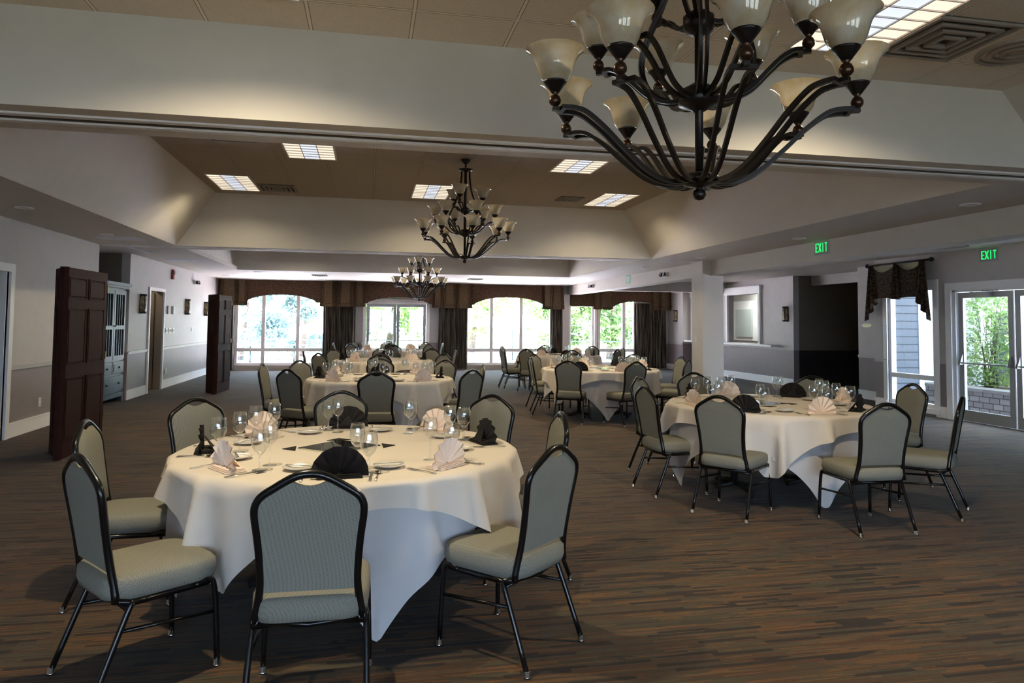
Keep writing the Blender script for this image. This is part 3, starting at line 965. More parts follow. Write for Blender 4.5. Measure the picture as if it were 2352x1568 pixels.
def chandelier(x, y, zb, zc, ph, label, gname):
    t = thing('chandelier', label, 'chandelier', (x, y, zb), 0, gname)
    MB().lathe([(.0005, -.024), (.016, -.020), (.025, -.004), (.021, .012), (.010, .018), (.014, .024), (.045, .030), (.076, .042), (.078, .058), (.045, .075), (.018, .082)], 20).build('bottom_hub', M['iron'], t)
    MB().lathe([(.02, .31), (.045, .325), (.075, .335), (.078, .35), (.078, .385), (.05, .40), (.018, .42)], 20).build('middle_hub', M['iron'], t)
    MB().lathe([(.018, .60), (.05, .615), (.058, .63), (.058, .67), (.03, .69), (.012, .70)], 20).build('upper_hub', M['iron'], t)
    MB().tube([(0, 0, .07), (0, 0, .62)], .0155, 10).tube([(0, 0, .6), (0, 0, 1.17)], .010, 8).build('stem', M['iron'], t)
    MB().lathe([(.012, 1.13), (.03, 1.15), (.09, 1.165), (.095, 1.178), (.04, 1.185), (.012, 1.20)], 20).build('top_disc', M['iron'], t)
    h = zc - zb
    ch = MB()
    n = max(2, int((h - 1.22) / .03))
    ch.tube([(0, 0, 1.19), (0, 0, h - .03)], .007, 6)
    for i in range(n):
        z0 = 1.2 + (h - 1.24) * (i + .5) / n
        ch.lathe([(.009, -.010), (.015, -.004), (.015, .004), (.009, .010)], 8, (0, 0, z0))
    ch.build('chain', M['iron'], t)
    MB().lathe([(.01, -.07), (.022, -.055), (.05, -.03), (.062, -.01), (.062, 0)], 20, (0, 0, h)).build('canopy', M['iron'], t)
    for i in range(3):
        a = math.radians(ph + 30 + i * 120)
        P = bezier([(.06, 0, 1.17), (.06, 0, 1.08), (.085, 0, .92), (.15, 0, .76), (.215, 0, .64), (.245, 0, .54), (.215, 0, .44), (.13, 0, .375), (.06, 0, .355)], 6)
        mb = MB()
        R = Matrix.Rotation(a, 4, 'Z')
        for s in (-.011, .011):
            mb.tube([R @ Vector((p.x, s, p.z)) for p in P], .0075, 4)
        mb.build('strap', M['iron'], t)
    def arm(kind, a):
        me, e = AM[kind]
        o = bpy.data.objects.new('arm', me); COL.objects.link(o); o.parent = t
        o.rotation_euler = (0, 0, a)
        rb = e.x + .026; zz = e.z + .03
        for nm, mm in (('ball_knob', ball_me), ('socket_cup', cup_me), ('lamp_shade', shade_me)):
            c = bpy.data.objects.new(nm, mm); COL.objects.link(c); c.parent = o
            c.location = (rb, 0, zz); c.rotation_euler = (0, 0, random.random() * 6)
    for i in range(9): arm('low', math.radians(ph + i * 40))
    for i in range(6): arm('mid', math.radians(ph + 112 + i * 60))
    for i in range(3): arm('top', math.radians(ph + 12 + i * 120))
    return t
chandelier(1.195, 2.42, 1.985, 3.305, -22, 'large bronze chandelier with cream glass shades, nearest, top cut off', 'bronze chandeliers')
chandelier(1.18, 8.9, 2.275, 3.58, -8, 'bronze chandelier hanging in the middle tray, second from the camera', 'bronze chandeliers')
chandelier(1.09, 15.75, 1.99, 3.40, 5, 'smallest looking bronze chandelier, farthest one before the glass doors', 'bronze chandeliers')

# ------------------------------------------------------------------ banquet chair
def make_chair(label, group):
    t = thing('banquet_chair', label, 'chair', (0, 0, 0), 0, group)
    # seat cushion: domed, rounded plan
    def plan(z_, ins):
        pts = []
        for i in range(32):
            a = 2 * PI * i / 32
            ca, sa = math.cos(a), math.sin(a)
            p = .32
            x = (.222 - ins) * math.copysign(abs(ca) ** p, ca) * (1 + .04 * sa)
            y = .285 + (.235 - ins) * math.copysign(abs(sa) ** (p + .12), sa)
            pts.append((x, y, z_))
        return pts
    s = MB()
    rows = [plan(.374, .03), plan(.380, .008), plan(.41, 0), plan(.452, .002), plan(.466, .014), plan(.474, .045), plan(.480, .11), plan(.482, .19)]
    s.grid(rows, True, True)
    o_ = len(s.v) - 32
    s.f.append(tuple(range(o_, o_ + 32))); s.s.append(True)
    s.f.append(tuple(reversed(range(0, 32)))); s.s.append(False)
    s.build('seat', M['fabric'], t)
    fr = [(.198, .375), (.178, .50), (.178, .60), (.186, .70), (.196, .78), (.194, .822), (.174, .855), (.13, .885), (.075, .918), (.035, .934), (0, .938)]
    def yz(z): return .085 - .085 * max(0, (z - .42)) / .5
    L = bezier([(-x, 0, z) for x, z in fr], 4)
    path = [Vector((p.x, yz(p.z), p.z)) for p in L]
    path = path + [Vector((-p.x, p.y, p.z)) for p in reversed(path[:-1])]
    MB().tube(path, .0155, 8).build('back_frame', M['black'], t)
    # back pad between the frame sides, handle notch on top
    import bisect
    zs = [p.z for p in L]; xs = [-p.x for p in L]
    def hw(z):
        for i in range(len(zs) - 1):
            if zs[i] <= z <= zs[i + 1]:
                q = (z - zs[i]) / max(1e-6, zs[i + 1] - zs[i])
                return xs[i] + (xs[i + 1] - xs[i]) * q
        return xs[0] if z < zs[0] else 0
    def ftop(x):
        x = abs(x)
        for i in range(len(xs) - 1):
            if xs[i] >= x >= xs[i + 1] and zs[i] > .8:
                q = (xs[i] - x) / max(1e-6, xs[i] - xs[i + 1])
                return zs[i] + (zs[i + 1] - zs[i]) * q
        return .822
    zb = .490
    nu, nv = 21, 16
    fb = []
    for side in (1, -1):
        rows = []
        for j in range(nv):
            v = j / (nv - 1)
            row = []
            for i in range(nu):
                u = -1 + 2 * i / (nu - 1)
                ztop0 = min(ftop(u * .187) - .008, .893 + .022 * min(1, (abs(u * .187) / .065) ** 2) if abs(u) < .40 else 9)
                z = zb + (ztop0 - zb) * v
                x = u * min(hw(min(z, .822)), .2) * 1.0
                edge = (1 - abs(u) ** 4) * (1 - abs(2 * v - 1) ** 6)
                y = yz(z) + (.008 + .020 * edge if side == 1 else -.006 - .006 * edge)
                row.append((x, y, z))
            rows.append(row)
        fb.append(rows)
    p = MB()
    p.grid(fb[0], True)
    p.grid([list(reversed(r)) for r in fb[1]], True)
    def rim(a, b):
        for i in range(len(a) - 1): p.quad(a[i], a[i + 1], b[i + 1], b[i])
    rim([r[0] for r in fb[1]], [r[0] for r in fb[0]])
    rim([r[-1] for r in fb[0]], [r[-1] for r in fb[1]])
    rim(fb[0][-1][::-1], fb[1][-1][::-1])
    rim(fb[0][0], fb[1][0])
    p.build('backrest', M['fabric'], t)
    sf = MB()
    for q in (-1, 1):
        sf.tube([(q * .195, .075, .385), (q * .205, .15, .364), (q * .205, .46, .364)], .0125, 8)
    sf.tube([(-.205, .46, .364), (.205, .46, .364)], .0125, 8).tube([(-.205, .12, .366), (0, .09, .358), (.205, .12, .366)], .0125, 8)
    sf.build('seat_frame', M['black'], t)
    for q in (-1, 1):
        fl_ = MB().tube(bezier([(q * .205, .40, .364), (q * .207, .455, .375), (q * .212, .485, .33), (q * .222, .50, .02)], 4), .0125, 8).build('leg', M['black'], t)
        MB().lathe([(.010, .03), (.014, .028), (.014, .010), (.017, .008), (.017, .0)], 10, (q * .222, .50, 0), close=True).build('glide', M['chrome'], fl_)
        rl = MB().tube(bezier([(q * .205, .20, .364), (q * .21, .15, .365), (q * .212, .125, .33), (q * .222, .0, .02)], 4), .0125, 8).build('leg', M['black'], t)
        MB().lathe([(.010, .03), (.014, .028), (.014, .010), (.017, .008), (.017, .0)], 10, (q * .222, -.002, 0), close=True).build('glide', M['chrome'], rl)
        MB().tube([(q * .212, .10, .265), (q * .216, .488, .235)], .0085, 6).build('stretcher', M['black'], t)
    MB().tube([(-.211, .125, .345), (0, .115, .362), (.211, .125, .345)], .010, 6).build('cross_rail', M['black'], t)
    return t

SEATN = ['right', 'back right', 'back', 'back left', 'left', 'front left', 'front', 'front right']
TABLES = [
    dict(n='the nearest left table', c=(-.09, 4.26), r=.95, up=-125, lo=-80, full=2, phase=0,
         ch=[(-.2, 2.74, 89), (.85, 3.15, 132), (1.19, 4.30, 179), (.95, 5.42, 227), (-.20, 5.84, 270), (-1.19, 5.40, 313), (-1.51, 4.30, 2), (-1.15, 3.22, 38)]),
    dict(n='the second left table', c=(.17, 9.5), r=.93, up=-55, lo=-75, full=2, phase=0,
         ch=[(.10, 8.06, 90), (1.22, 8.36, 130), (1.52, 9.42, 178), (1.15, 10.60, 225), (.19, 11.0, 270), (-.95, 10.45, 318), (-1.34, 9.68, 352), (-.90, 8.55, 48)]),
    dict(n='the third left table', c=(.30, 13.95), r=.93, up=-110, lo=-60, full=1, phase=0,
         ch=[(.20, 12.45, 90), (1.34, 12.80, 132), (1.72, 14.1, 180), (1.34, 15.13, 230), (.3, 15.5, 270), (-.70, 14.9, 318), (-1.18, 13.75, 4), (-.84, 12.80, 44)]),
    dict(n='the farthest left table', c=(.55, 19.1), r=.93, up=-100, lo=-50, full=1, phase=0,
         ch=[(.6, 17.65, 92), (1.52, 18.15, 135), (1.97, 19.1, 180), (1.6, 20.1, 225), (.55, 20.55, 270), (-.45, 20.1, 315), (-.88, 19.0, 0), (-.42, 18.1, 45)]),
    dict(n='the nearest right table', c=(3.70, 6.08), r=.93, up=-121, lo=-93, full=2, phase=1,
         ch=[(2.447, 6.05, 5), (2.705, 5.166, 38), (3.688, 4.52, 88.4), (4.686, 4.89, 131), (5.22, 6.03, 178), (4.86, 7.10, 222), (3.71, 7.68, 268), (2.82, 7.13, 312)]),
    dict(n='the middle right table', c=(3.76, 11.2), r=.95, up=-148, lo=-101, full=1.5, phase=1,
         ch=[(2.64, 11.42, 352), (2.94, 10.27, 60), (3.90, 9.95, 108), (4.92, 10.35, 138), (5.33, 11.5, 184), (4.8, 12.4, 228), (3.76, 12.7, 270), (2.93, 12.5, 312)]),
    dict(n='the farthest right table', c=(4.36, 16.0), r=.95, up=-120, lo=-75, full=1, phase=0,
         ch=[(2.98, 15.88, 4), (3.34, 14.92, 46), (4.2, 14.35, 92), (5.33, 14.72, 135), (5.78, 15.6, 180), (5.5, 17.0, 222), (4.4, 17.5, 270), (3.15, 16.75, 330)]),
]
def seat_name(T, x, y):
    """which of the eight places this is, seen from the camera"""
    cx, cy = T['c']
    a = math.degrees(math.atan2(y - cy, x - cx))
    return int(round(a / 45)) % 8
chair0 = None
for T in TABLES:
    used_n = set()
    T['seats'] = []
    for (x, y, f) in T['ch']:
        k = seat_name(T, x, y)
        while k in used_n: k = (k + 1) % 8
        used_n.add(k)
        lb = 'grey-green banquet chair at the %s of %s' % (SEATN[k], T['n'])
        grp = 'banquet chairs around the round tables'
        if chair0 is None:
            chair0 = make_chair(lb, grp); o = chair0
        else:
            o = copy_tree(chair0); o['label'] = lb
        o.location = (x, y, 0)
        o.rotation_euler = (0, 0, math.radians(f - 90))
        T['seats'].append((k, math.atan2(y - T['c'][1], x - T['c'][0])))

# ------------------------------------------------------------------ tables and cloths
def make_table(T):
    cx, cy = T['c']
    t = thing('round_table', 'round banquet table with black twin pedestals, %s, under its cloths' % T['n'].replace('the ', ''), 'table', (cx, cy, 0), 0, 'round banquet tables')
    R = T['r'] - .065
    MB().lathe([(.0005, .735), (R, .735), (R, .76), (.0005, .76)], 48).build('tabletop', M['wood'], t)
    for s in (-1, 1):
        MB().tube([(s * .36, 0, .04), (s * .36, 0, .735)], .034, 10).build('pedestal', M['blackflat'], t)
        f = MB()
        f.tube([(s * .36, -.33, .022), (s * .36, -.12, .05), (s * .36, .12, .05), (s * .36, .33, .022)], .022, 6)
        f.tube([(s * .36 - .18, 0, .022), (s * .36, 0, .05), (s * .36 + .18, 0, .022)], .022, 6)
        f.build('base_foot', M['blackflat'], t)
    return t
def cloth(T, R, z, half, rot, m, lift=.0, nrip=19, seed=0, amp=.028, minz=.03, dmax=9):
    rnd = random.Random(seed)
    cx, cy = T['c']
    n = 288
    ph = [rnd.random() * 6.28 for _ in range(4)]
    rows = []
    for r in (.15, .5, .8, .95, .985):
        rows.append([(cx + R * r * math.cos(2 * PI * i / n), cy + R * r * math.sin(2 * PI * i / n), z) for i in range(n)])
    cols = []
    for i in range(n):
        a = 2 * PI * i / n
        b = (a - math.radians(rot)) % (PI / 2)
        b = b - PI / 4                       # 0 at mid-side, +-45 at the corners
        s = half / max(math.cos(b), .0001)
        L = min(s - R, z - minz, dmax)
        c4 = max(0, (abs(b) - .50) / .285)    # 1 at the corner
        col = []
        for j in range(1, 13):
            q = j / 12
            d = L * q
            w1_ = math.cos(a * nrip + ph[0] + .9 * math.sin(a * 3 + ph[1]))
            w2_ = math.cos(a * round(nrip * .6) + ph[2] + .7 * math.sin(a * 2 + ph[3]))
            rip = 1.2 * max(0, w1_) ** 3 - .25 + .5 * max(0, w2_) ** 2
            e = d / .24
            k = min(1.25, e ** .8)
            rr = R + .012 * min(1, d / .02) + .030 * min(1, d / .4) + amp * k * rip
            rr = max(rr, R + .004)
            rr -= .10 * c4 * max(0, d - .22)
            drop = d if d > .03 else d * .8
            col.append((cx + rr * math.cos(a), cy + rr * math.sin(a), z - drop))
        cols.append(col)
    for j in range(12):
        rows.append([cols[i][j] for i in range(n)])
    mb = MB().grid(rows, True, True)
    o = len(mb.v) - len(rows) * n
    mb.f.append(tuple(range(o, o + n))); mb.s.append(False)
    return mb
for k, T in enumerate(TABLES):
    make_table(T)
    lo = cloth(T, T['r'] - .05, .763, 1.17, T['lo'] , M['cloth2'], seed=k + 20, nrip=11, amp=.020)
    tag(lo.build('tablecloth', M['cloth2']), 'white under-cloth with low hanging corners on %s' % T['n'], 'tablecloth', 'white under-cloths')
    up = cloth(T, T['r'], .768, 1.065, T['up'], M['cloth'], seed=k + 3, nrip=17, amp=.060, dmax=.50)
    tag(up.build('overlay_cloth', M['cloth']), 'cream-white square overlay cloth spread over the top of %s' % T['n'], 'tablecloth', 'square overlay cloths')
ZT = .769

# ------------------------------------------------------------------ tableware
def napkin_mesh(m):
    mb = MB()
    n = 16
    rows = []
    for side in (0, 1):
        pass
    R = .135
    c = Vector((0, .0, .014))
    ring_in, ring_out = [], []
    for layer, off in ((0, 0.0), (1, .004)):
        rin, rm, rout = [], [], []
        for i in range(n + 1):
            a = PI * (-.04 + 1.08 * i / n)
            zig = 1 if i % 2 else -1
            for (lst, rr, dz) in ((rin, .012, .002), (rm, .07, .0045), (rout, R, .009)):
                lst.append((rr * math.cos(a), zig * dz + off - .12 * rr, max(.006, .012 + rr * math.sin(a))))
        mb.grid([rin, rm, rout], False)
    # folded base that the fan stands in
    for i in range(3):
        z = .001 + i * .006
        mb.box(-.105 + i * .006, .105 - i * .006, -.045 + i * .006, .06 - i * .004, z, z + .0045)
    mb.add([(-.06, .05, .016), (.06, .05, .016), (0, .0, .085), (-.06, .056, .016), (.06, .056, .016), (0, .008, .085)], [(0, 1, 2), (5, 4, 3), (0, 2, 5, 3), (1, 4, 5, 2)])
    return mb.mesh('napkin', m)
nap = {'black': napkin_mesh(M['nap_black']), 'cream': napkin_mesh(M['nap_cream'])}
def goblet(kind):
    if kind == 'water':
        o = [(.034, 0), (.033, .003), (.010, .007), (.0055, .014), (.0055, .058), (.010, .068), (.026, .085), (.036, .105), (.040, .128), (.039, .150), (.034, .172), (.0335, .178)]
    else:
        o = [(.032, 0), (.031, .003), (.008, .006), (.0045, .012), (.0045, .085), (.009, .094), (.024, .108), (.033, .128), (.035, .150), (.032, .180), (.0285, .198)]
    bowl_start = 5
    i_ = [(max(.0008, r - .0018), z + .001) for r, z in reversed(o[bowl_start:])] + [(.0008, o[bowl_start][1] + .004)]
    foot = MB().lathe([(.0005, .0)] + o[:4], 20)
    stem = MB().lathe(o[3:bowl_start + 1], 12)
    bowl = MB().lathe(o[bowl_start:] + i_, 24)
    # rolled rim catches the light
    return foot.mesh('foot', M['goblet']), stem.mesh('stem', M['goblet']), bowl.mesh('bowl', M['goblet'])
GL = {'water': goblet('water'), 'wine': goblet('wine')}
glass_full = {}
for k_ in GL:
    mb = MB()
    for me in GL[k_]:
        mb.add([v.co[:] for v in me.vertices], [tuple(p.vertices) for p in me.polygons], True)
    glass_full[k_] = mb.mesh('glass', M['goblet'])
plate_me = MB().lathe([(.0005, .004), (.045, .004), (.055, .006), (.078, .016), (.080, .018), (.078, .0185), (.055, .010), (.045, .008), (.0005, .008)], 32).mesh('bread_plate', M['china'])
def cutlery(kind):
    mb = MB()
    if kind == 'knife':
        mb.prism([(-.006, -.10), (.006, -.10), (.005, 0), (-.005, 0)], .001, .005)
        mb.prism([(-.005, 0), (.006, 0), (.009, .02), (.009, .08), (.004, .105), (-.005, .10)], .001, .003)
    elif kind == 'fork':
        mb.tube([(0, -.10, .003), (0, -.02, .006), (0, .03, .004)], [.005, .0026, .003], 6, sx=.5)
        mb.prism([(-.004, .025), (.004, .025), (.011, .045), (.011, .058), (-.011, .058), (-.011, .045)], .002, .0045)
        for i in range(4):
            x = -.0095 + i * .0063
            mb.box(x - .0014, x + .0014, .058, .096, .003, .0048)
    else:
        mb.tube([(0, -.10, .003), (0, -.02, .006), (0, .04, .004)], [.005, .0026, .003], 6, sx=.5)
        rows = []
        for r in (0.02, .5, 1):
            rows.append([(.017 * r * math.cos(2 * PI * i / 16), .068 + .027 * r * math.sin(2 * PI * i / 16), .002 + .006 * r * r) for i in range(16)])
        mb.grid(rows, True, True)
    return mb.mesh(kind, M['steel'])
CUT = {k_: cutlery(k_) for k_ in ('knife', 'fork', 'spoon')}
def put(name, me, T, a, r, t, rz, label, cat, group, dz=0):
    cx, cy = T['c']
    d = (math.cos(a), math.sin(a)); rt = (-math.sin(a), math.cos(a))
    o = bpy.data.objects.new(name, me); COL.objects.link(o)
    o.location = (cx + d[0] * r + rt[0] * t, cy + d[1] * r + rt[1] * t, ZT + dz)
    o.rotation_euler = (0, 0, a + PI / 2 + rz)
    return tag(o, label, cat, group)
def put_glass(kind, T, a, r, t, label, group, parts):
    if not parts:
        return put('wine_glass' if kind == 'wine' else 'water_goblet', glass_full[kind], T, a, r, t, 0, label, 'glass', group)
    cx, cy = T['c']
    d = (math.cos(a), math.sin(a)); rt = (-math.sin(a), math.cos(a))
    e = thing('wine_glass' if kind == 'wine' else 'water_goblet', label, 'glass', (cx + d[0] * r + rt[0] * t, cy + d[1] * r + rt[1] * t, ZT), 0, group)
    for nm, me in zip(('foot', 'stem', 'bowl'), GL[kind]):
        o = bpy.data.objects.new(nm, me); COL.objects.link(o); o.parent = e
    return e
SC = 1.22
for ti, T in enumerate(TABLES):
    cx, cy = T['c']
    near = T['full'] >= 1.5
    rk = T['r'] - .95
    for si, (k, a) in enumerate(T['seats']):
        col = 'black' if (k + T['phase']) % 2 == 0 else 'cream'
        rnd = random.Random(ti * 31 + si)
        a2 = a + rnd.uniform(-.05, .05)
        pl = 'at the %s place on %s' % (SEATN[k], T['n'])
        o = put('napkin', nap[col], T, a2, .80 + rk, 0, rnd.uniform(-.25, .25), '%s napkin folded as a fan %s' % (col, pl), 'napkin', 'fan-folded napkins')
        o.scale = (1.0, 1.0, 1.0)
        g = put_glass('water', T, a2, .70 + rk, .13, 'water goblet %s' % pl, 'water goblets', near)
        g.scale = (1.12,) * 3
        g = put_glass('wine', T, a2, .60 + rk, .07, 'tall wine glass %s' % pl, 'wine glasses', near)
        g.scale = (1.12,) * 3
        if near:
            put('bread_plate', plate_me, T, a2, .60 + rk, -.21, 0, 'white bread plate %s' % pl, 'plate', 'bread plates')
            o = put('butter_knife', CUT['knife'], T, a2, .60 + rk, -.21, 1.1, 'butter knife on the plate %s' % pl, 'knife', 'butter knives', .019)
            o.scale = (.75,) * 3
            put('fork', CUT['fork'], T, a2, .79 + rk, -.165, rnd.uniform(-.1, .1), 'fork %s' % pl, 'fork', 'forks')
            put('knife', CUT['knife'], T, a2, .80 + rk, .145, 0, 'table knife %s' % pl, 'knife', 'table knives')
            put('spoon', CUT['spoon'], T, a2, .80 + rk, .175, rnd.uniform(-.1, .1), 'spoon %s' % pl, 'spoon', 'spoons')
    # centrepiece: square mirror and four dark pointed pieces
    mz = MB().box(-.165, .165, -.165, .165, 0, .006)
    mo = mz.build('table_mirror', M['mirror']); mo.location = (cx - .06, cy + .02, ZT); mo.rotation_euler = (0, 0, PI / 4 + .05 + ti * .3)
    tag(mo, 'square mirror tile at the centre of %s' % T['n'], 'mirror', 'mirror centrepieces')
    if near:
        for i, wd in enumerate(('right', 'back', 'left', 'front')):
            p = MB().prism([(.245, -.075), (.32, 0), (.245, .075)], 0, .003).build('felt_point', M['nap_black'])
            p.location = (cx - .06, cy + .02, ZT); p.rotation_euler = (0, 0, i * PI / 2 + .05 + ti * .3)
            tag(p, 'dark triangular point %s of the mirror on %s' % ('in front' if wd == 'front' else ('behind' if wd == 'back' else wd), T['n']), 'decoration', 'dark points round the mirrors')

# ------------------------------------------------------------------ left wall furniture
def panel_door(w, h, t, panels=True):
    """six-panel leaf in local x (0..w), y thickness, z; returns slab + raised panels"""
    s = MB().bbox(0, w, 0, t, 0.01, h, .004)
    p = MB()
    cols = ((.1, w / 2 - .035), (w / 2 + .035, w - .1)) if w > .5 else ((.06, w - .06),)
    for (a, b) in cols:
        for (z0, z1) in ((.2, .86), (1.0, 1.62), (1.72, h - .1)):
            for yy, sg in ((0, -1), (t, 1)):
                y0, y1 = (yy - .012, yy) if sg < 0 else (yy, yy + .012)
                p.box(a + .03, b - .03, y0, y1, z0 + .03, z1 - .03)
                for (q0, q1, u0, u1) in ((a, a + .012, z0, z1), (b - .012, b, z0, z1), (a, b, z0, z0 + .012), (a, b, z1 - .012, z1)):
                    p.box(q0, q1, y0 * 1.0, y1, u0, u1)
    return s, p
def partition(pts, label, hts=2.05):
    t = thing('folding_partition', label, 'partition', (0, 0, 0), 0, 'dark folding partition doors')
    for i in range(len(pts) - 1):
        a, b = Vector(pts[i] + (0,)), Vector(pts[i + 1] + (0,))
        w = (b - a).length; an = math.atan2(b.y - a.y, b.x - a.x)
        s, p = panel_door(w, hts, .045)
        o = s.build('leaf', M['wood'], t); o.location = a; o.rotation_euler = (0, 0, an)
        p.build('raised_panel', M['wood'], o)
        if i == len(pts) - 2:
            h = MB()
            for z in (.30, 1.02, 1.82): h.box(w - .006, w + .006, -.010, .02, z, z + .09)
            h.build('hinge', M['brass'], o)
    return t
partition([(-3.47, 8.84), (-3.19, 8.34), (-3.15, 9.50)], 'near dark panelled folding partition standing left of the tables', 2.06)
partition([(-3.28, 15.70), (-3.02, 15.28), (-2.92, 16.30)], 'far dark panelled folding partition by the left window', 2.03)

ar = thing('armoire', 'blue-grey armoire with louvered doors in the wall alcove', 'cabinet', (-4.42, 13.73, 0))
X0, X1, YA = -.58, .0, .63
MB().box(X0, X1 - .03, -YA, YA, .10, 2.06).build('body', M['armoire'], ar)
MB().box(X0, X1 + .03, -YA - .03, YA + .03, 2.06, 2.10).box(X0, X1 + .06, -YA - .06, YA + .06, 2.10, 2.16).build('cornice', M['armoire'], ar)
MB().box(X0, X1, -YA - .02, YA + .02, .10, .18).box(X0, X1, -YA - .02, -YA + .12, 0, .10).box(X0, X1, YA - .12, YA + .02, 0, .10).build('plinth', M['armoire'], ar)
for s in (-1, 1):
    y0, y1 = (-YA + .03, -.01) if s < 0 else (.01, YA - .03)
    d = MB()
    d.box(X1 - .03, X1 - .005, y0, y0 + .07, .78, 2.02).box(X1 - .03, X1 - .005, y1 - .07, y1, .78, 2.02)
    for z in (.78, 1.32, 1.95): d.box(X1 - .03, X1 - .005, y0 + .07, y1 - .07, z, z + .07)
    for i in range(1, 4):
        yy = y0 + .07 + (y1 - y0 - .14) * i / 4
        d.box(X1 - .03, X1 - .010, yy - .009, yy + .009, .85, 1.32).box(X1 - .03, X1 - .010, yy - .009, yy + .009, 1.39, 1.95)
    do = d.build('door', M['armoire'], ar)
    MB().box(X1 - .035, X1 - .028, y0 + .03, y1 - .03, .8, 2.0).build('door_panel', M['armglass'], do)
    MB().lathe([(.0005, 0), (.014, .006), (.010, .02)], 12, (0, 0, 0), Matrix.Translation((X1, -s * -.03, 1.38)) @ Matrix.Rotation(PI / 2, 4, 'Y')).build('knob', M['iron'], do)
    for (z0, z1) in ((.53, .74),):
        dr = MB().bbox(X1 - .03, X1 - .006, y0, y1, z0, z1, .006).bbox(X1 - .008, X1 + .002, y0 + .05, y1 - .05, z0 + .04, z1 - .04, .003).build('drawer', M['armoire'], ar)
        MB().lathe([(.0005, 0), (.016, .006), (.012, .024)], 12, (0, 0, 0), Matrix.Translation((X1, (y0 + y1) / 2, (z0 + z1) / 2)) @ Matrix.Rotation(PI / 2, 4, 'Y')).build('knob', M['iron'], dr)
dr = MB().bbox(X1 - .03, X1 - .006, -YA + .03, YA - .03, .22, .48, .006).bbox(X1 - .008, X1 + .002, -YA + .08, YA - .08, .26, .44, .003).build('drawer', M['armoire'], ar)
for s in (-.3, .3):
    MB().lathe([(.0005, 0), (.016, .006), (.012, .024)], 12, (0, 0, 0), Matrix.Translation((X1, s, .35)) @ Matrix.Rotation(PI / 2, 4, 'Y')).build('knob', M['iron'], dr)

def sconce(x, y, z, side, label):
    """half-round glass drum between dark caps, on the wall; side +1 faces +X"""
    t = thing('wall_sconce', label, 'wall lamp', (x, y, z), 0 if side > 0 else PI, 'bronze and glass wall sconces')
    def half(r0, r1, z0, z1):
        rows = []
        for zz, r in ((z0, r0), (z1, r1)):
            rows.append([(r * math.cos(a) * .95, r * math.sin(a), zz) for a in [(-PI / 2 + PI * i / 12) for i in range(13)]])
        return rows
    MB().box(0, .012, -.10, .10, -.19, .19).build('back_plate', M['iron'], t)
    g = MB()
    prof = [(.075, -.15), (.088, -.07), (.094, 0), (.088, .07), (.075, .15)]
    rows = [[(.01 + r * math.cos(a), r * math.sin(a), zz) for a in [(-PI / 2 + PI * i / 14) for i in range(15)]] for r, zz in prof]
    g.grid(rows, True).build('glass', M['sconce'], t)
    for zz in (-.19, .15):
        c = MB()
        poly = [(.01 + .096 * math.cos(a), .096 * math.sin(a)) for a in [(-PI / 2 + PI * i / 12) for i in range(13)]]
        c.prism(poly, zz, zz + .04).build('cap', M['iron'], t)
    s = MB()
    for a in (-.7, .7):
        s.tube([(.01 + r * math.cos(a) * 1.03, r * math.sin(a) * 1.03, zz) for r, zz in prof], .006, 6)
    s.build('strap', M['iron'], t)
    return t
sconce(XL, 15.13, 1.81, 1, 'brown glass wall sconce between the armoire and the doorway')
sconce(XL, 18.63, 1.82, 1, 'brown glass wall sconce right of the thermostat')
sconce(XL, 20.66, 1.81, 1, 'brown glass wall sconce partly behind the far partition')
sconce(10.3, 16.10, 1.79, -1, 'brown glass wall sconce left of the dark recess')
sconce(10.0, 21.95, 1.79, -1, 'brown glass wall sconce right of the far dark drape')

def plate(name, x, y, z, w, h, side, label, cat, m='plastic', d=.012):
    """small wall plate on an X = const wall"""
    mb = MB().bbox(-.004, d * side if side > 0 else 0, -w / 2, w / 2, -h / 2, h / 2, .002) if side > 0 else MB().bbox(-d, .004, -w / 2, w / 2, -h / 2, h / 2, .002)
    o = mb.build(name, M[m]); o.location = (x, y, z)
    tag(o, label, cat)
    return o
def outlet(x, y, z, side, label):
    o = plate('wall_outlet', x, y, z, .075, .12, side, label, 'outlet')
    mb = MB()
    for zz in (-.028, .028):
        for yy in (-.008, .008):
            mb.box(side * .012 - .001, side * .012 + .001, yy - .002, yy + .002, zz - .007, zz + .007)
    mb.build('slot', M['ventdark'], o)
outlet(XL, 10.85, .36, 1, 'white outlet low on the left wall before the partition')
outlet(XL, 17.0, .36, 1, 'white outlet low on the left wall past the open doorway')
outlet(XL, 21.7, .42, 1, 'white outlet low on the left wall near the far partition')
def switchbox(x, y, z, side, n, label):
    o = plate('light_switch', x, y, z, .05 + .045 * n, .115, side, label, 'switch')
    for i in range(n):
        MB().box(min(side * .012, side * .02), max(side * .012, side * .02), (i - (n - 1) / 2) * .045 - .009, (i - (n - 1) / 2) * .045 + .009, -.025, .025).build('toggle', M['trim'], o)
switchbox(XL, 16.95, 1.26, 1, 2, 'double light switch beside the open doorway casing')
switchbox(XL, 17.25, 1.26, 1, 3, 'wide light switch in the middle of the switch row')
switchbox(XL, 17.52, 1.26, 1, 2, 'double light switch at the right of the switch row')
switchbox(XL, 19.25, 1.26, 1, 1, 'single light switch below the second left sconce')
t = plate('thermostat', XL, 17.05, 1.72, .16, .18, 1, 'grey thermostat box on the left wall', 'thermostat', 'vent', .03)
t = plate('control_panel', XL, 17.42, 1.72, .14, .18, 1, 'pale green lit control panel beside the thermostat', 'panel', 'blind', .04)
t = thing('fire_alarm', 'red fire alarm strobe high on the left wall', 'alarm', (XL, 17.28, 2.54))
MB().bbox(-.004, .05, -.06, .06, -.12, .1, .006).build('housing', M['red'], t)
MB().bbox(.05, .08, -.03, .03, -.02, .06, .006).build('strobe', M['plastic'], t)
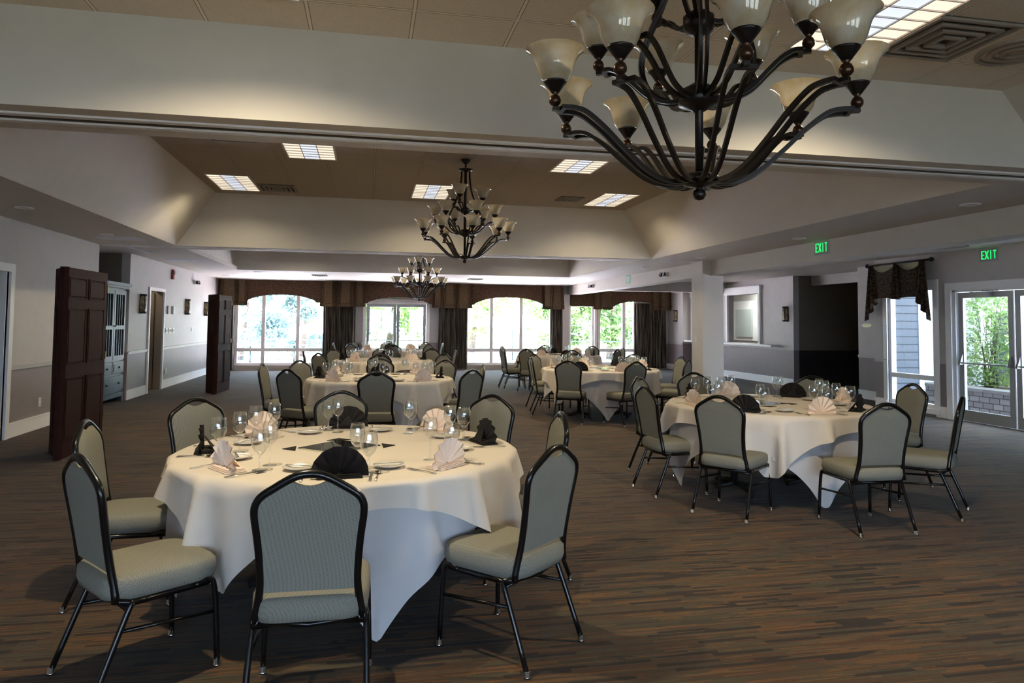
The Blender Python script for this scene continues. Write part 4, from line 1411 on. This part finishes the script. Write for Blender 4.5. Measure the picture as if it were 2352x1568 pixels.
def spots(x, y, z, side, label):
    t = thing('emergency_light', label, 'emergency light', (x, y, z), 0 if side > 0 else PI, 'twin-head emergency lights')
    MB().bbox(-.004, .06, -.12, .12, -.05, .05, .01).build('housing', M['plastic'], t)
    for s in (-1, 1):
        h = MB().lathe([(.0005, -.05), (.03, -.045), (.045, .0), (.05, .03)], 16, (0, 0, 0), Matrix.Translation((.09, s * .08, .0)) @ Matrix.Rotation(PI / 2.4, 4, 'Y')).build('lamp_head', M['blackflat'], t)
        MB().lathe([(.0005, .02), (.048, .026)], 16, (0, 0, 0), Matrix.Translation((.09, s * .08, .0)) @ Matrix.Rotation(PI / 2.4, 4, 'Y')).build('lens', M['chrome'], h)
spots(XL, 19.4, 2.46, 1, 'emergency light high on the left wall past the red alarm')
spots(6.44, 19.88, 2.6, -1, 'emergency light on the beam, farther one by the drapes')
spots(6.44, 14.64, 2.6, -1, 'emergency light on the beam just left of the column')
switchbox(6.28, 12.85, 1.22, -1, 1, 'light switch on the column')

# exit signs
def letters(parent, m, h=.13, w=.055, gap=.016, st=.016, d=.004):
    """EXIT in local y (right to left reading handled by caller), z up, raised along +x"""
    L = {'E': [(0, st, 0, h), (0, w, 0, st), (0, w, h - st, h), (0, w * .85, h / 2 - st / 2, h / 2 + st / 2)],
         'I': [(w * .35, w * .35 + st, 0, h)], 'T': [(0, w, h - st, h), (w / 2 - st / 2, w / 2 + st / 2, 0, h)]}
    tot = 4 * w + 3 * gap
    x = -tot / 2
    for ch in 'EXIT':
        mb = MB()
        if ch == 'X':
            for (a, b) in ((0, w), (w, 0)):
                sx = st * .62
                mb.add([(0, x + a - sx, -h / 2), (0, x + a + sx, -h / 2), (0, x + b + sx, h / 2), (0, x + b - sx, h / 2), (d, x + a - sx, -h / 2), (d, x + a + sx, -h / 2), (d, x + b + sx, h / 2), (d, x + b - sx, h / 2)],
                       [(3, 2, 1, 0), (4, 5, 6, 7), (0, 1, 5, 4), (1, 2, 6, 5), (2, 3, 7, 6), (3, 0, 4, 7)])
        else:
            for (a, b, z0, z1) in L[ch]: mb.box(0, d, x + a, x + b, z0 - h / 2, z1 - h / 2)
        mb.build('letter', M[m], parent)
        x += w + gap
def exit_sign(loc, rz, label, dim=False):
    t = thing('exit_sign', label, 'exit sign', loc, rz, 'exit signs')
    b = MB().bbox(-.05, 0, -.175, .175, -.105, .105, .008).build('housing', M['exit_pale'] if dim else M['exit_body'], t)
    letters(t, 'trim' if dim else 'exit_green')
    MB().box(-.035, -.015, -.06, .06, .105, .135).build('mount', M['plastic'], t)
    return t
exit_sign((XR - .001, 9.2, 2.62), PI, 'lit green EXIT sign on the right wall above the glass doors')
exit_sign((6.435, 9.16, 2.64), PI, 'lit green EXIT sign mounted on the face of the long beam')
exit_sign((6.435, 17.0, 2.64), PI, 'small green EXIT sign on the beam past the column', True)
t = thing('exit_sign', 'small green EXIT sign above the far double doors', 'exit sign', (.86, YF - .002, 2.28), -PI / 2, 'exit signs')
MB().bbox(0, .04, -.15, .15, -.06, .06, .006).build('housing', M['exit_body'], t)
MB().box(.04, .044, -.10, .10, -.04, .04).build('sign_face', M['exit_pale'], t)

pq = MB().lathe([(.0005, 0), (.1, 0), (.1, .006), (.085, .010), (.0005, .010)], 32, (0, 0, 0), Matrix.Translation((10.122, 12.94, 1.52)) @ Matrix.Rotation(-PI / 2, 4, 'Y') @ Matrix.Scale(.42, 4, (1, 0, 0)) @ Matrix.Scale(1.6, 4, (0, 1, 0)))
tag(pq.build('oval_plaque', M['plaque']), 'small pale oval plaque on the wall right of the dark recess', 'plaque')

# ------------------------------------------------------------------ drapes
def drape(x0, x1, label, y=YF - .16, zt=2.2, gather=0, m='curtain'):
    n = int((x1 - x0) * 90)
    rows = []
    for (z, kx) in ((.03, 1.0), (.5, 1.0), (1.1, 1.0), (1.7, 1.0), (zt, 1.0)):
        row = []
        for i in range(n + 1):
            u = i / n
            x = x0 + (x1 - x0) * u
            x += gather * (1 - z / zt) * (.5 - u) * .0
            yy = y + .045 * math.sin(u * (x1 - x0) * 62) + .02 * math.sin(u * 31 + z)
            row.append((x, yy, z))
        rows.append(row)
    mb = MB().grid(rows, True)
    mb.grid([[(p[0], p[1] + .012, p[2]) for p in r] for r in rows], True)
    return tag(mb.build('window_drape', M[m]), label, 'curtain', 'floor-length striped drapes')
drape(-4.36, -3.93, 'striped drape at the left end of the far windows behind the partition')
drape(-1.36, -.40, 'wide striped drape between the left window and the double doors')
drape(2.18, 3.10, 'wide striped drape between the double doors and the middle window')
drape(5.82, 6.22, 'narrow striped drape left of the pier')
drape(8.74, 9.88, 'dark striped drape at the right end of the far wall')

def valance(x0, x1, swags, label):
    """swags: list of (a, b, ztop of arch, zside)"""
    t = thing('window_valance', label, 'valance', (0, 0, 0), 0, 'damask pelmet valances')
    yf = YF - .27
    n = int((x1 - x0) / .04)
    def zbot(x):
        for (a, b, zt_, zs) in swags:
            if a <= x <= b:
                u = (x - a) / (b - a) * 2 - 1
                return zt_ - (zt_ - zs) * abs(u) ** 2.6
        return 2.08
    front, back = [[], []], [[], []]
    for i in range(n + 1):
        x = x0 + (x1 - x0) * i / n
        zb = zbot(x)
        front[0].append((x, yf, zb)); front[1].append((x, yf, ZC - .005))
        back[0].append((x, yf + .02, zb)); back[1].append((x, yf + .02, ZC - .005))
    mb = MB().grid(front, False).grid([list(reversed(r)) for r in back], False)
    for i in range(n):
        mb.quad(back[0][i], back[0][i + 1], front[0][i + 1], front[0][i])
    mb.box(x0, x0 + .02, yf, YF - .001, 2.1, ZC - .005); mb.box(x1 - .02, x1, yf, YF - .001, 2.1, ZC - .005)
    mb.build('pelmet', M['valance'], t)
    # dark welt along the lower edge
    w_ = MB().tube([Vector((p[0], yf - .004, p[2])) for p in front[0]], .012, 6)
    w_.build('welt', M['curtain'], t)
    return t
def jabot(t, x, w, zb=1.98, zt=ZC - .01):
    """boxed pleat hanging in front of the pelmet, flaring at the foot"""
    yf = YF - .30
    mb = MB()
    n = 32
    rows = []
    for (z, k) in ((zb, 1.16), ((zb + zt) / 2, 1.06), (zt, 1.0)):
        row = []
        for i in range(n + 1):
            u = -1 + 2 * i / n
            st = (abs(u) > .55)
            y = yf - (.05 if not st else .05 - .065 * (.5 - .5 * math.cos((abs(u) - .55) / .45 * PI * 4)))
            row.append((x + u * w / 2 * k, y, z - .03 * (1 - (abs(u) - .3) ** 2) * (z == zb)))
        rows.append(row)
    mb.grid(rows, True)
    mb.grid([[(p[0], p[1] + .02, p[2]) for p in reversed(r)] for r in rows], True)
    mb.box(x - w / 2, x + w / 2, yf - .03, yf + .02, zt - .02, zt)
    o = mb.build('jabot', M['valance2'], t)
    MB().tube([Vector((p[0], p[1] - .006, p[2] + .10)) for p in rows[0]], .009, 6).build('band', M['curtain'], o)
v = valance(-4.38, 6.2, [(-3.55, -1.6, 2.30, 2.13), (-.05, 1.85, 2.27, 2.10), (3.3, 5.55, 2.33, 2.12)], 'long damask valance across the far windows and double doors')
for (x, w_) in ((-4.08, .5), (-3.72, .28), (-1.22, .42), (-.70, .46), (-.28, .28), (2.12, .3), (2.50, .42), (2.95, .46), (5.68, .3), (6.0, .42)):
    jabot(v, x, w_)
v = valance(6.47, 9.96, [(7.95, 9.6, 2.26, 2.09)], 'damask valance in the right corner beyond the beam')
for (x, w_) in ((7.66, .42), (7.36, .22), (9.42, .28), (9.76, .36)): jabot(v, x, w_, 2.0)

# swag over the narrow right window
t = thing('window_swag', 'brown swag valance with a dark rod over the narrow right window', 'valance', (0, 0, 0))
xs_ = XR - .09
r = MB().tube([(xs_, 10.26, 2.64), (xs_, 11.78, 2.64)], .017, 10)
r.build('rod', M['blackflat'], t)
for y in (10.24, 11.80):
    MB().lathe([(.0005, -.04), (.03, -.03), (.042, 0), (.03, .03), (.0005, .04)], 14, (xs_, y, 2.64)).build('finial', M['blackflat'], t)
for y in (10.5, 11.6):
    MB().box(xs_, XR, y - .012, y + .012, 2.62, 2.65).build('bracket', M['blackflat'], t)
pk = [10.38, 11.03, 11.66]
for i in range(2):
    a, b = pk[i], pk[i + 1]
    rows = []
    for j in range(9):
        v_ = j / 8
        row = []
        for q in range(13):
            u = q / 12
            y = a + (b - a) * u
            top = 2.62 - .13 * math.sin(PI * u)
            bot = 2.0 + .02 * math.sin(PI * u)
            z = top + (bot - top) * v_
            row.append((xs_ - .02 - .03 * math.sin(PI * u) * (1 + .35 * math.sin(v_ * 16)), y, z))
        rows.append(row)
    mb = MB().grid(rows, True)
    mb.grid([[(p[0] + .008, p[1], p[2]) for p in r_] for r_ in rows], True)
    mb.build('swag', M['swag'], t)
    lr = []
    for j in range(2):
        row = []
        for q in range(13):
            u = q / 12
            top = 2.62 - .13 * math.sin(PI * u)
            row.append((xs_ + .02, a + (b - a) * u, 2.62 if j == 0 else top - .02))
        lr.append(row)
    MB().grid(lr, True).build('lining', M['lining'], t)
def tail(y0, y1, zlong, zshort, side):
    n = 14
    rows = []
    for v_ in (0, .25, .5, .75, 1):
        row = []
        for q in range(n + 1):
            u = q / n
            fold = .05 * math.sin(u * PI * 6)
            bot = zshort + (zlong - zshort) * u if side > 0 else zlong + (zshort - zlong) * u
            z = 2.63 + (bot - 2.63) * v_
            wd = .35 + .75 * v_
            yc = (y0 + y1) / 2
            row.append((xs_ - .05 - fold * (.3 + v_), yc + (u - .5) * (y1 - y0) * wd, z))
        rows.append(row)
    MB().grid(rows, True).grid([[(p[0] + .01, p[1], p[2]) for p in reversed(r_)] for r_ in rows], True).build('tail', M['swag'], t)
tail(10.24, 10.56, 1.60, 2.02, -1)
tail(11.48, 11.82, 1.60, 2.02, 1)
tail(10.93, 11.13, 2.0, 1.98, 1)

# ------------------------------------------------------------------ outdoors
def tree(x, y, h, rad, nl, label, m='leaf', size=.16, seed=1, low=.25, conifer=False, name='leafy_tree'):
    rnd = random.Random(seed)
    t = thing(name, label, 'tree', (x, y, -.13))
    MB().tube([(0, 0, 0), (.1 * rad, .05, h * .35), (-.05 * rad, 0, h * .8)], [.05 * h * .5, .03 * h * .5, .01 * h], 8).build('trunk', M['bark'], t)
    mb = MB()
    cl_ = []
    for i in range(46):
        if conifer:
            z = rnd.uniform(.08, 1); r_ = rad * (1.05 - z) * rnd.uniform(.5, 1)
        else:
            z = rnd.uniform(low, 1); q = (z - low) / (1 - low) * 2 - 1
            r_ = rad * math.sqrt(max(.05, 1 - q * q * .8)) * rnd.uniform(.3, 1)
        a = rnd.uniform(0, 2 * PI)
        cl_.append((r_ * math.cos(a), r_ * math.sin(a), z * h, rad * (.24 if not conifer else .2) * rnd.uniform(.7, 1.3)))
    for i in range(nl):
        c = rnd.choice(cl_)
        p = Vector((rnd.gauss(0, 1), rnd.gauss(0, 1), rnd.gauss(0, .6))) * (c[3] * .6) + Vector(c[:3])
        s = size * rnd.uniform(.6, 1.3)
        u = Vector((rnd.gauss(0, 1), rnd.gauss(0, 1), rnd.gauss(0, 1))).normalized()
        w_ = u.cross(Vector((rnd.gauss(0, 1), rnd.gauss(0, 1), rnd.gauss(0, 1)))).normalized()
        mb.add([p - u * s, p + w_ * s * .5, p + u * s, p - w_ * s * .5], [(0, 1, 2, 3)])
    mb.build('foliage', M[m], t)
    return t
TREES = [(-5.2, 31, 6.5, 2.2, 11000, 'blue-green spruce outside the left window', 'leafblue', .095, True, 'spruce_tree'),
         (-3.0, 34, 5.2, 1.9, 9000, 'smaller blue-green spruce outside the left window', 'leafblue', .095, True, 'spruce_tree'),
         (-1.6, 41, 8, 3.0, 9000, 'light green tree right of the spruces outside', 'leaf', .14, False, 'leafy_tree'),
         (1.2, 43, 9, 3.6, 9000, 'light green tree seen through the far double doors', 'leaf', .14, False, 'leafy_tree'),
         (5.6, 39, 8, 2.9, 9000, 'green tree at the left of the middle far window', 'leaf', .13, False, 'leafy_tree'),
         (8.8, 33, 6.5, 2.3, 9500, 'dense green tree at the right of the middle far window', 'leafdark', .11, False, 'leafy_tree'),
         (11.0, 31.5, 6.5, 2.2, 9500, 'dense green tree outside the single glass door', 'leafdark', .11, False, 'leafy_tree'),
         (13.6, 34, 7.5, 2.6, 9000, 'dense green tree outside the rightmost far window', 'leafdark', .11, False, 'leafy_tree')]
for i, (x, y, h, r_, nl, lb, m, sz, cf, nm) in enumerate(TREES):
    tree(x, y, h, r_, nl, lb, m, sz, 11 + i, .12, cf, nm)
def shrub(x, y, h, rad, nl, label, seed):
    rnd = random.Random(seed)
    t = thing('garden_shrub', label, 'shrub', (x, y, .28))
    s = MB()
    for i in range(16):
        a = rnd.uniform(0, 6.28); r_ = rad * rnd.uniform(.3, .8)
        s.tube([(rnd.uniform(-.1, .1), rnd.uniform(-.1, .1), 0), (r_ * .5 * math.cos(a), r_ * .5 * math.sin(a), h * .5), (r_ * math.cos(a), r_ * math.sin(a), h * rnd.uniform(.7, 1))], [.012, .008, .003], 5)
    s.build('stem', M['bark'], t)
    mb = MB()
    for i in range(nl):
        z = rnd.uniform(.02, 1)
        rr = rad * (.45 + .6 * math.sin(PI * min(1, z * .8 + .1))) * math.sqrt(rnd.random())
        a = rnd.uniform(0, 6.28)
        p = Vector((rr * math.cos(a), rr * math.sin(a), z * h))
        sz = .042 * rnd.uniform(.6, 1.5)
        u = Vector((rnd.gauss(0, 1), rnd.gauss(0, 1), rnd.gauss(0, .7))).normalized()
        w_ = u.cross(Vector((rnd.gauss(0, 1), rnd.gauss(0, 1), rnd.gauss(0, 1)))).normalized()
        mb.add([p - u * sz, p + w_ * sz * .45, p + u * sz, p - w_ * sz * .45], [(0, 1, 2, 3)])
    mb.build('foliage', M['leaf'], t)
shrub(12.4, 12.25, 1.95, .62, 3000, 'tall green shrub behind the right glass doors, left one', 3)
shrub(12.4, 11.0, 1.75, .62, 3000, 'green shrub behind the right glass doors, right one', 4)
shrub(12.4, 9.7, 1.7, .62, 3000, 'green shrub outside the right doors at the frame edge', 5)
pw = MB().box(11.2, 11.5, 7.5, 12.6, -.13, .30)
p_ = tag(pw.build('planter_wall', M['stone']), 'low stacked stone planter wall outside the right glass doors', 'wall')
MB().bbox(11.15, 11.55, 7.4, 12.7, .30, .36, .008).build('coping', M['stonecap'], p_)
tag(MB().box(11.5, 13.4, 7.5, 12.6, -.13, .28).build('planter_soil', M['bark']), 'planting bed behind the stone planter wall', 'soil')
sd = MB().box(14.6, 14.8, 4.0, 15.9, -.13, 4.2)
tag(sd.build('neighbour_wing', M['siding']), 'grey lap-sided building wing behind the shrubs', 'building')
sd = MB().box(XR + .15, 10.16, 11.585, 11.618, -.13, 3.9)
s_ = tag(sd.build('siding_return', M['siding']), 'grey lap siding seen through the narrow right window', 'siding')
MB().box(10.16, 10.26, 11.57, 11.618, -.13, 3.9).build('corner_board', M['whiteboard'], s_)
tag(MB().box(10.25, 13.2, 12.93, 12.99, -.13, 3.9).build('outer_wall_panel', M['whiteboard']), 'bright white outer wall at the right of the narrow window', 'wall')

def patio_set(x, y, label):
    t = thing('patio_table', label, 'table', (x, y, -.13), 0, 'patio tables')
    MB().lathe([(.0005, .72), (.55, .72), (.57, .735), (.55, .745), (.0005, .745)], 28).build('tabletop', M['patio'], t)
    MB().tube([(0, 0, .02), (0, 0, .72)], .03, 8).build('pedestal', M['patio'], t)
    MB().lathe([(.28, 0), (.27, .03), (.03, .06)], 20).build('base', M['patio'], t)
for i, (x, y, s) in enumerate(((-4.1, 26.6, 'leftmost'), (-2.7, 27.6, 'second from left'))):
    patio_set(x, y, 'dark green round patio table outside the left window, ' + s)
pc0 = None
for i, (x, y, f, s) in enumerate(((-4.5, 25.7, 80, 'before the leftmost patio table'), (-3.6, 27.4, -60, 'behind the leftmost patio table'), (-2.9, 26.6, 90, 'before the second patio table'), (-2.0, 28.2, -120, 'right of the second patio table'))):
    if pc0 is None:
        t = thing('patio_chair', '', 'chair', (0, 0, -.13), 0, 'patio chairs')
        b = MB()
        for k_ in range(7):
            u = -1 + 2 * k_ / 6
            b.tube([(u * .2, -.02, .44), (u * .22, -.06, .86)], .009, 5)
        for z in (.56, .7, .86): b.tube([(-.23, -.05, z), (0, -.08, z + .02), (.23, -.05, z)], .011, 6)
        b.build('backrest', M['patio'], t)
        MB().bbox(-.22, .22, 0, .42, .42, .445, .01).build('seat', M['patio'], t)
        for (a, c) in ((-.2, 0), (.2, 0), (-.2, .4), (.2, .4)): MB().tube([(a, c, .43), (a * 1.1, c, 0)], .011, 6).build('leg', M['patio'], t)
        pc0 = t; o = t
    else:
        o = copy_tree(pc0)
    o.location = (x, y, -.13); o.rotation_euler = (0, 0, math.radians(f - 90))
    o['label'] = 'dark green metal patio chair ' + s
def umbrella(x, y, h, r_, label):
    t = thing('patio_umbrella', label, 'umbrella', (x, y, -.13), 0, 'white patio canopies')
    MB().tube([(0, 0, 0), (0, 0, h)], .025, 8).build('pole', M['patio'], t)
    MB().lathe([(.02, h + .02), (r_ * .5, h - .22), (r_, h - .5), (r_, h - .62)], 8).build('canopy', M['canvas'], t)
umbrella(-1.9, 31.0, 1.75, 1.25, 'white patio umbrella outside the left window')
umbrella(6.2, 30.5, 2.1, 2.0, 'white canopy tent outside the middle far window')
rl_ = MB()
for i in range(60):
    x = -6 + i * .3
    rl_.tube([(x, 29.2, -.13), (x, 29.2, .75)], .008, 4)
rl_.tube([(-6, 29.2, .75), (12, 29.2, .75)], .015, 6).tube([(-6, 29.2, 0), (12, 29.2, 0)], .012, 6)
tag(rl_.build('patio_railing', M['patio']), 'thin dark patio railing beyond the far glass doors', 'railing')

# ------------------------------------------------------------------ light
w_ = bpy.data.worlds.new('sky'); scn.world = w_
w_.use_nodes = True
nt = w_.node_tree
bg = nt.nodes['Background']
sky = N(nt, 'ShaderNodeTexSky')
sky.sky_type = 'HOSEK_WILKIE'
sky.turbidity = 4.0
sky.ground_albedo = .4
sky.sun_direction = Vector((-.56, .06, .83)).normalized()
mx = N(nt, 'ShaderNodeMix', data_type='RGBA')
mx.inputs[0].default_value = .55
mx.inputs[7].default_value = (.56, .74, 1.0, 1)
nt.links.new(sky.outputs[0], mx.inputs[6])
nt.links.new(mx.outputs[2], bg.inputs[0])
bg.inputs[1].default_value = 24
sun = bpy.data.lights.new('sun', 'SUN'); sun.energy = 150; sun.angle = .01; sun.color = (1, .97, .95)
so = bpy.data.objects.new('sun', sun); COL.objects.link(so)
so.rotation_euler = Vector((-.56, .06, .83)).to_track_quat('Z', 'Y').to_euler()

# ------------------------------------------------------------------ camera
F, P_, YW, RL, CY = 1626.27, .0499, .1993, .0094, 660.49
fw = Vector((math.sin(YW) * math.cos(P_), math.cos(YW) * math.cos(P_), math.sin(P_)))
rt = Vector((math.cos(YW), -math.sin(YW), 0))
dn = fw.cross(rt)
c_, s__ = math.cos(RL), math.sin(RL)
r2 = c_ * rt - s__ * dn
d2 = s__ * rt + c_ * dn
cam = bpy.data.cameras.new('camera')
cam.sensor_width = 36; cam.lens = F / 2352 * 36
cam.shift_y = (CY - 784) / 2352
cam.clip_end = 300
co = bpy.data.objects.new('camera', cam); COL.objects.link(co)
m_ = Matrix((r2, -d2, -fw)).transposed().to_4x4()
m_.translation = (0, 0, 1.5)
co.matrix_world = m_
scn.camera = co

scn.view_settings.view_transform = 'Standard'
scn.view_settings.look = 'None'
scn.view_settings.gamma = 1
scn.view_settings.use_curve_mapping = False
scn.view_settings.exposure = 0.12
scn.cycles.use_denoising = True
scn.cycles.max_bounces = 8
scn.cycles.transparent_max_bounces = 24
scn.cycles.diffuse_bounces = 5
scn.cycles.glossy_bounces = 4
scn.cycles.caustics_reflective = False
scn.cycles.caustics_refractive = False
scn.cycles.sample_clamp_indirect = 0
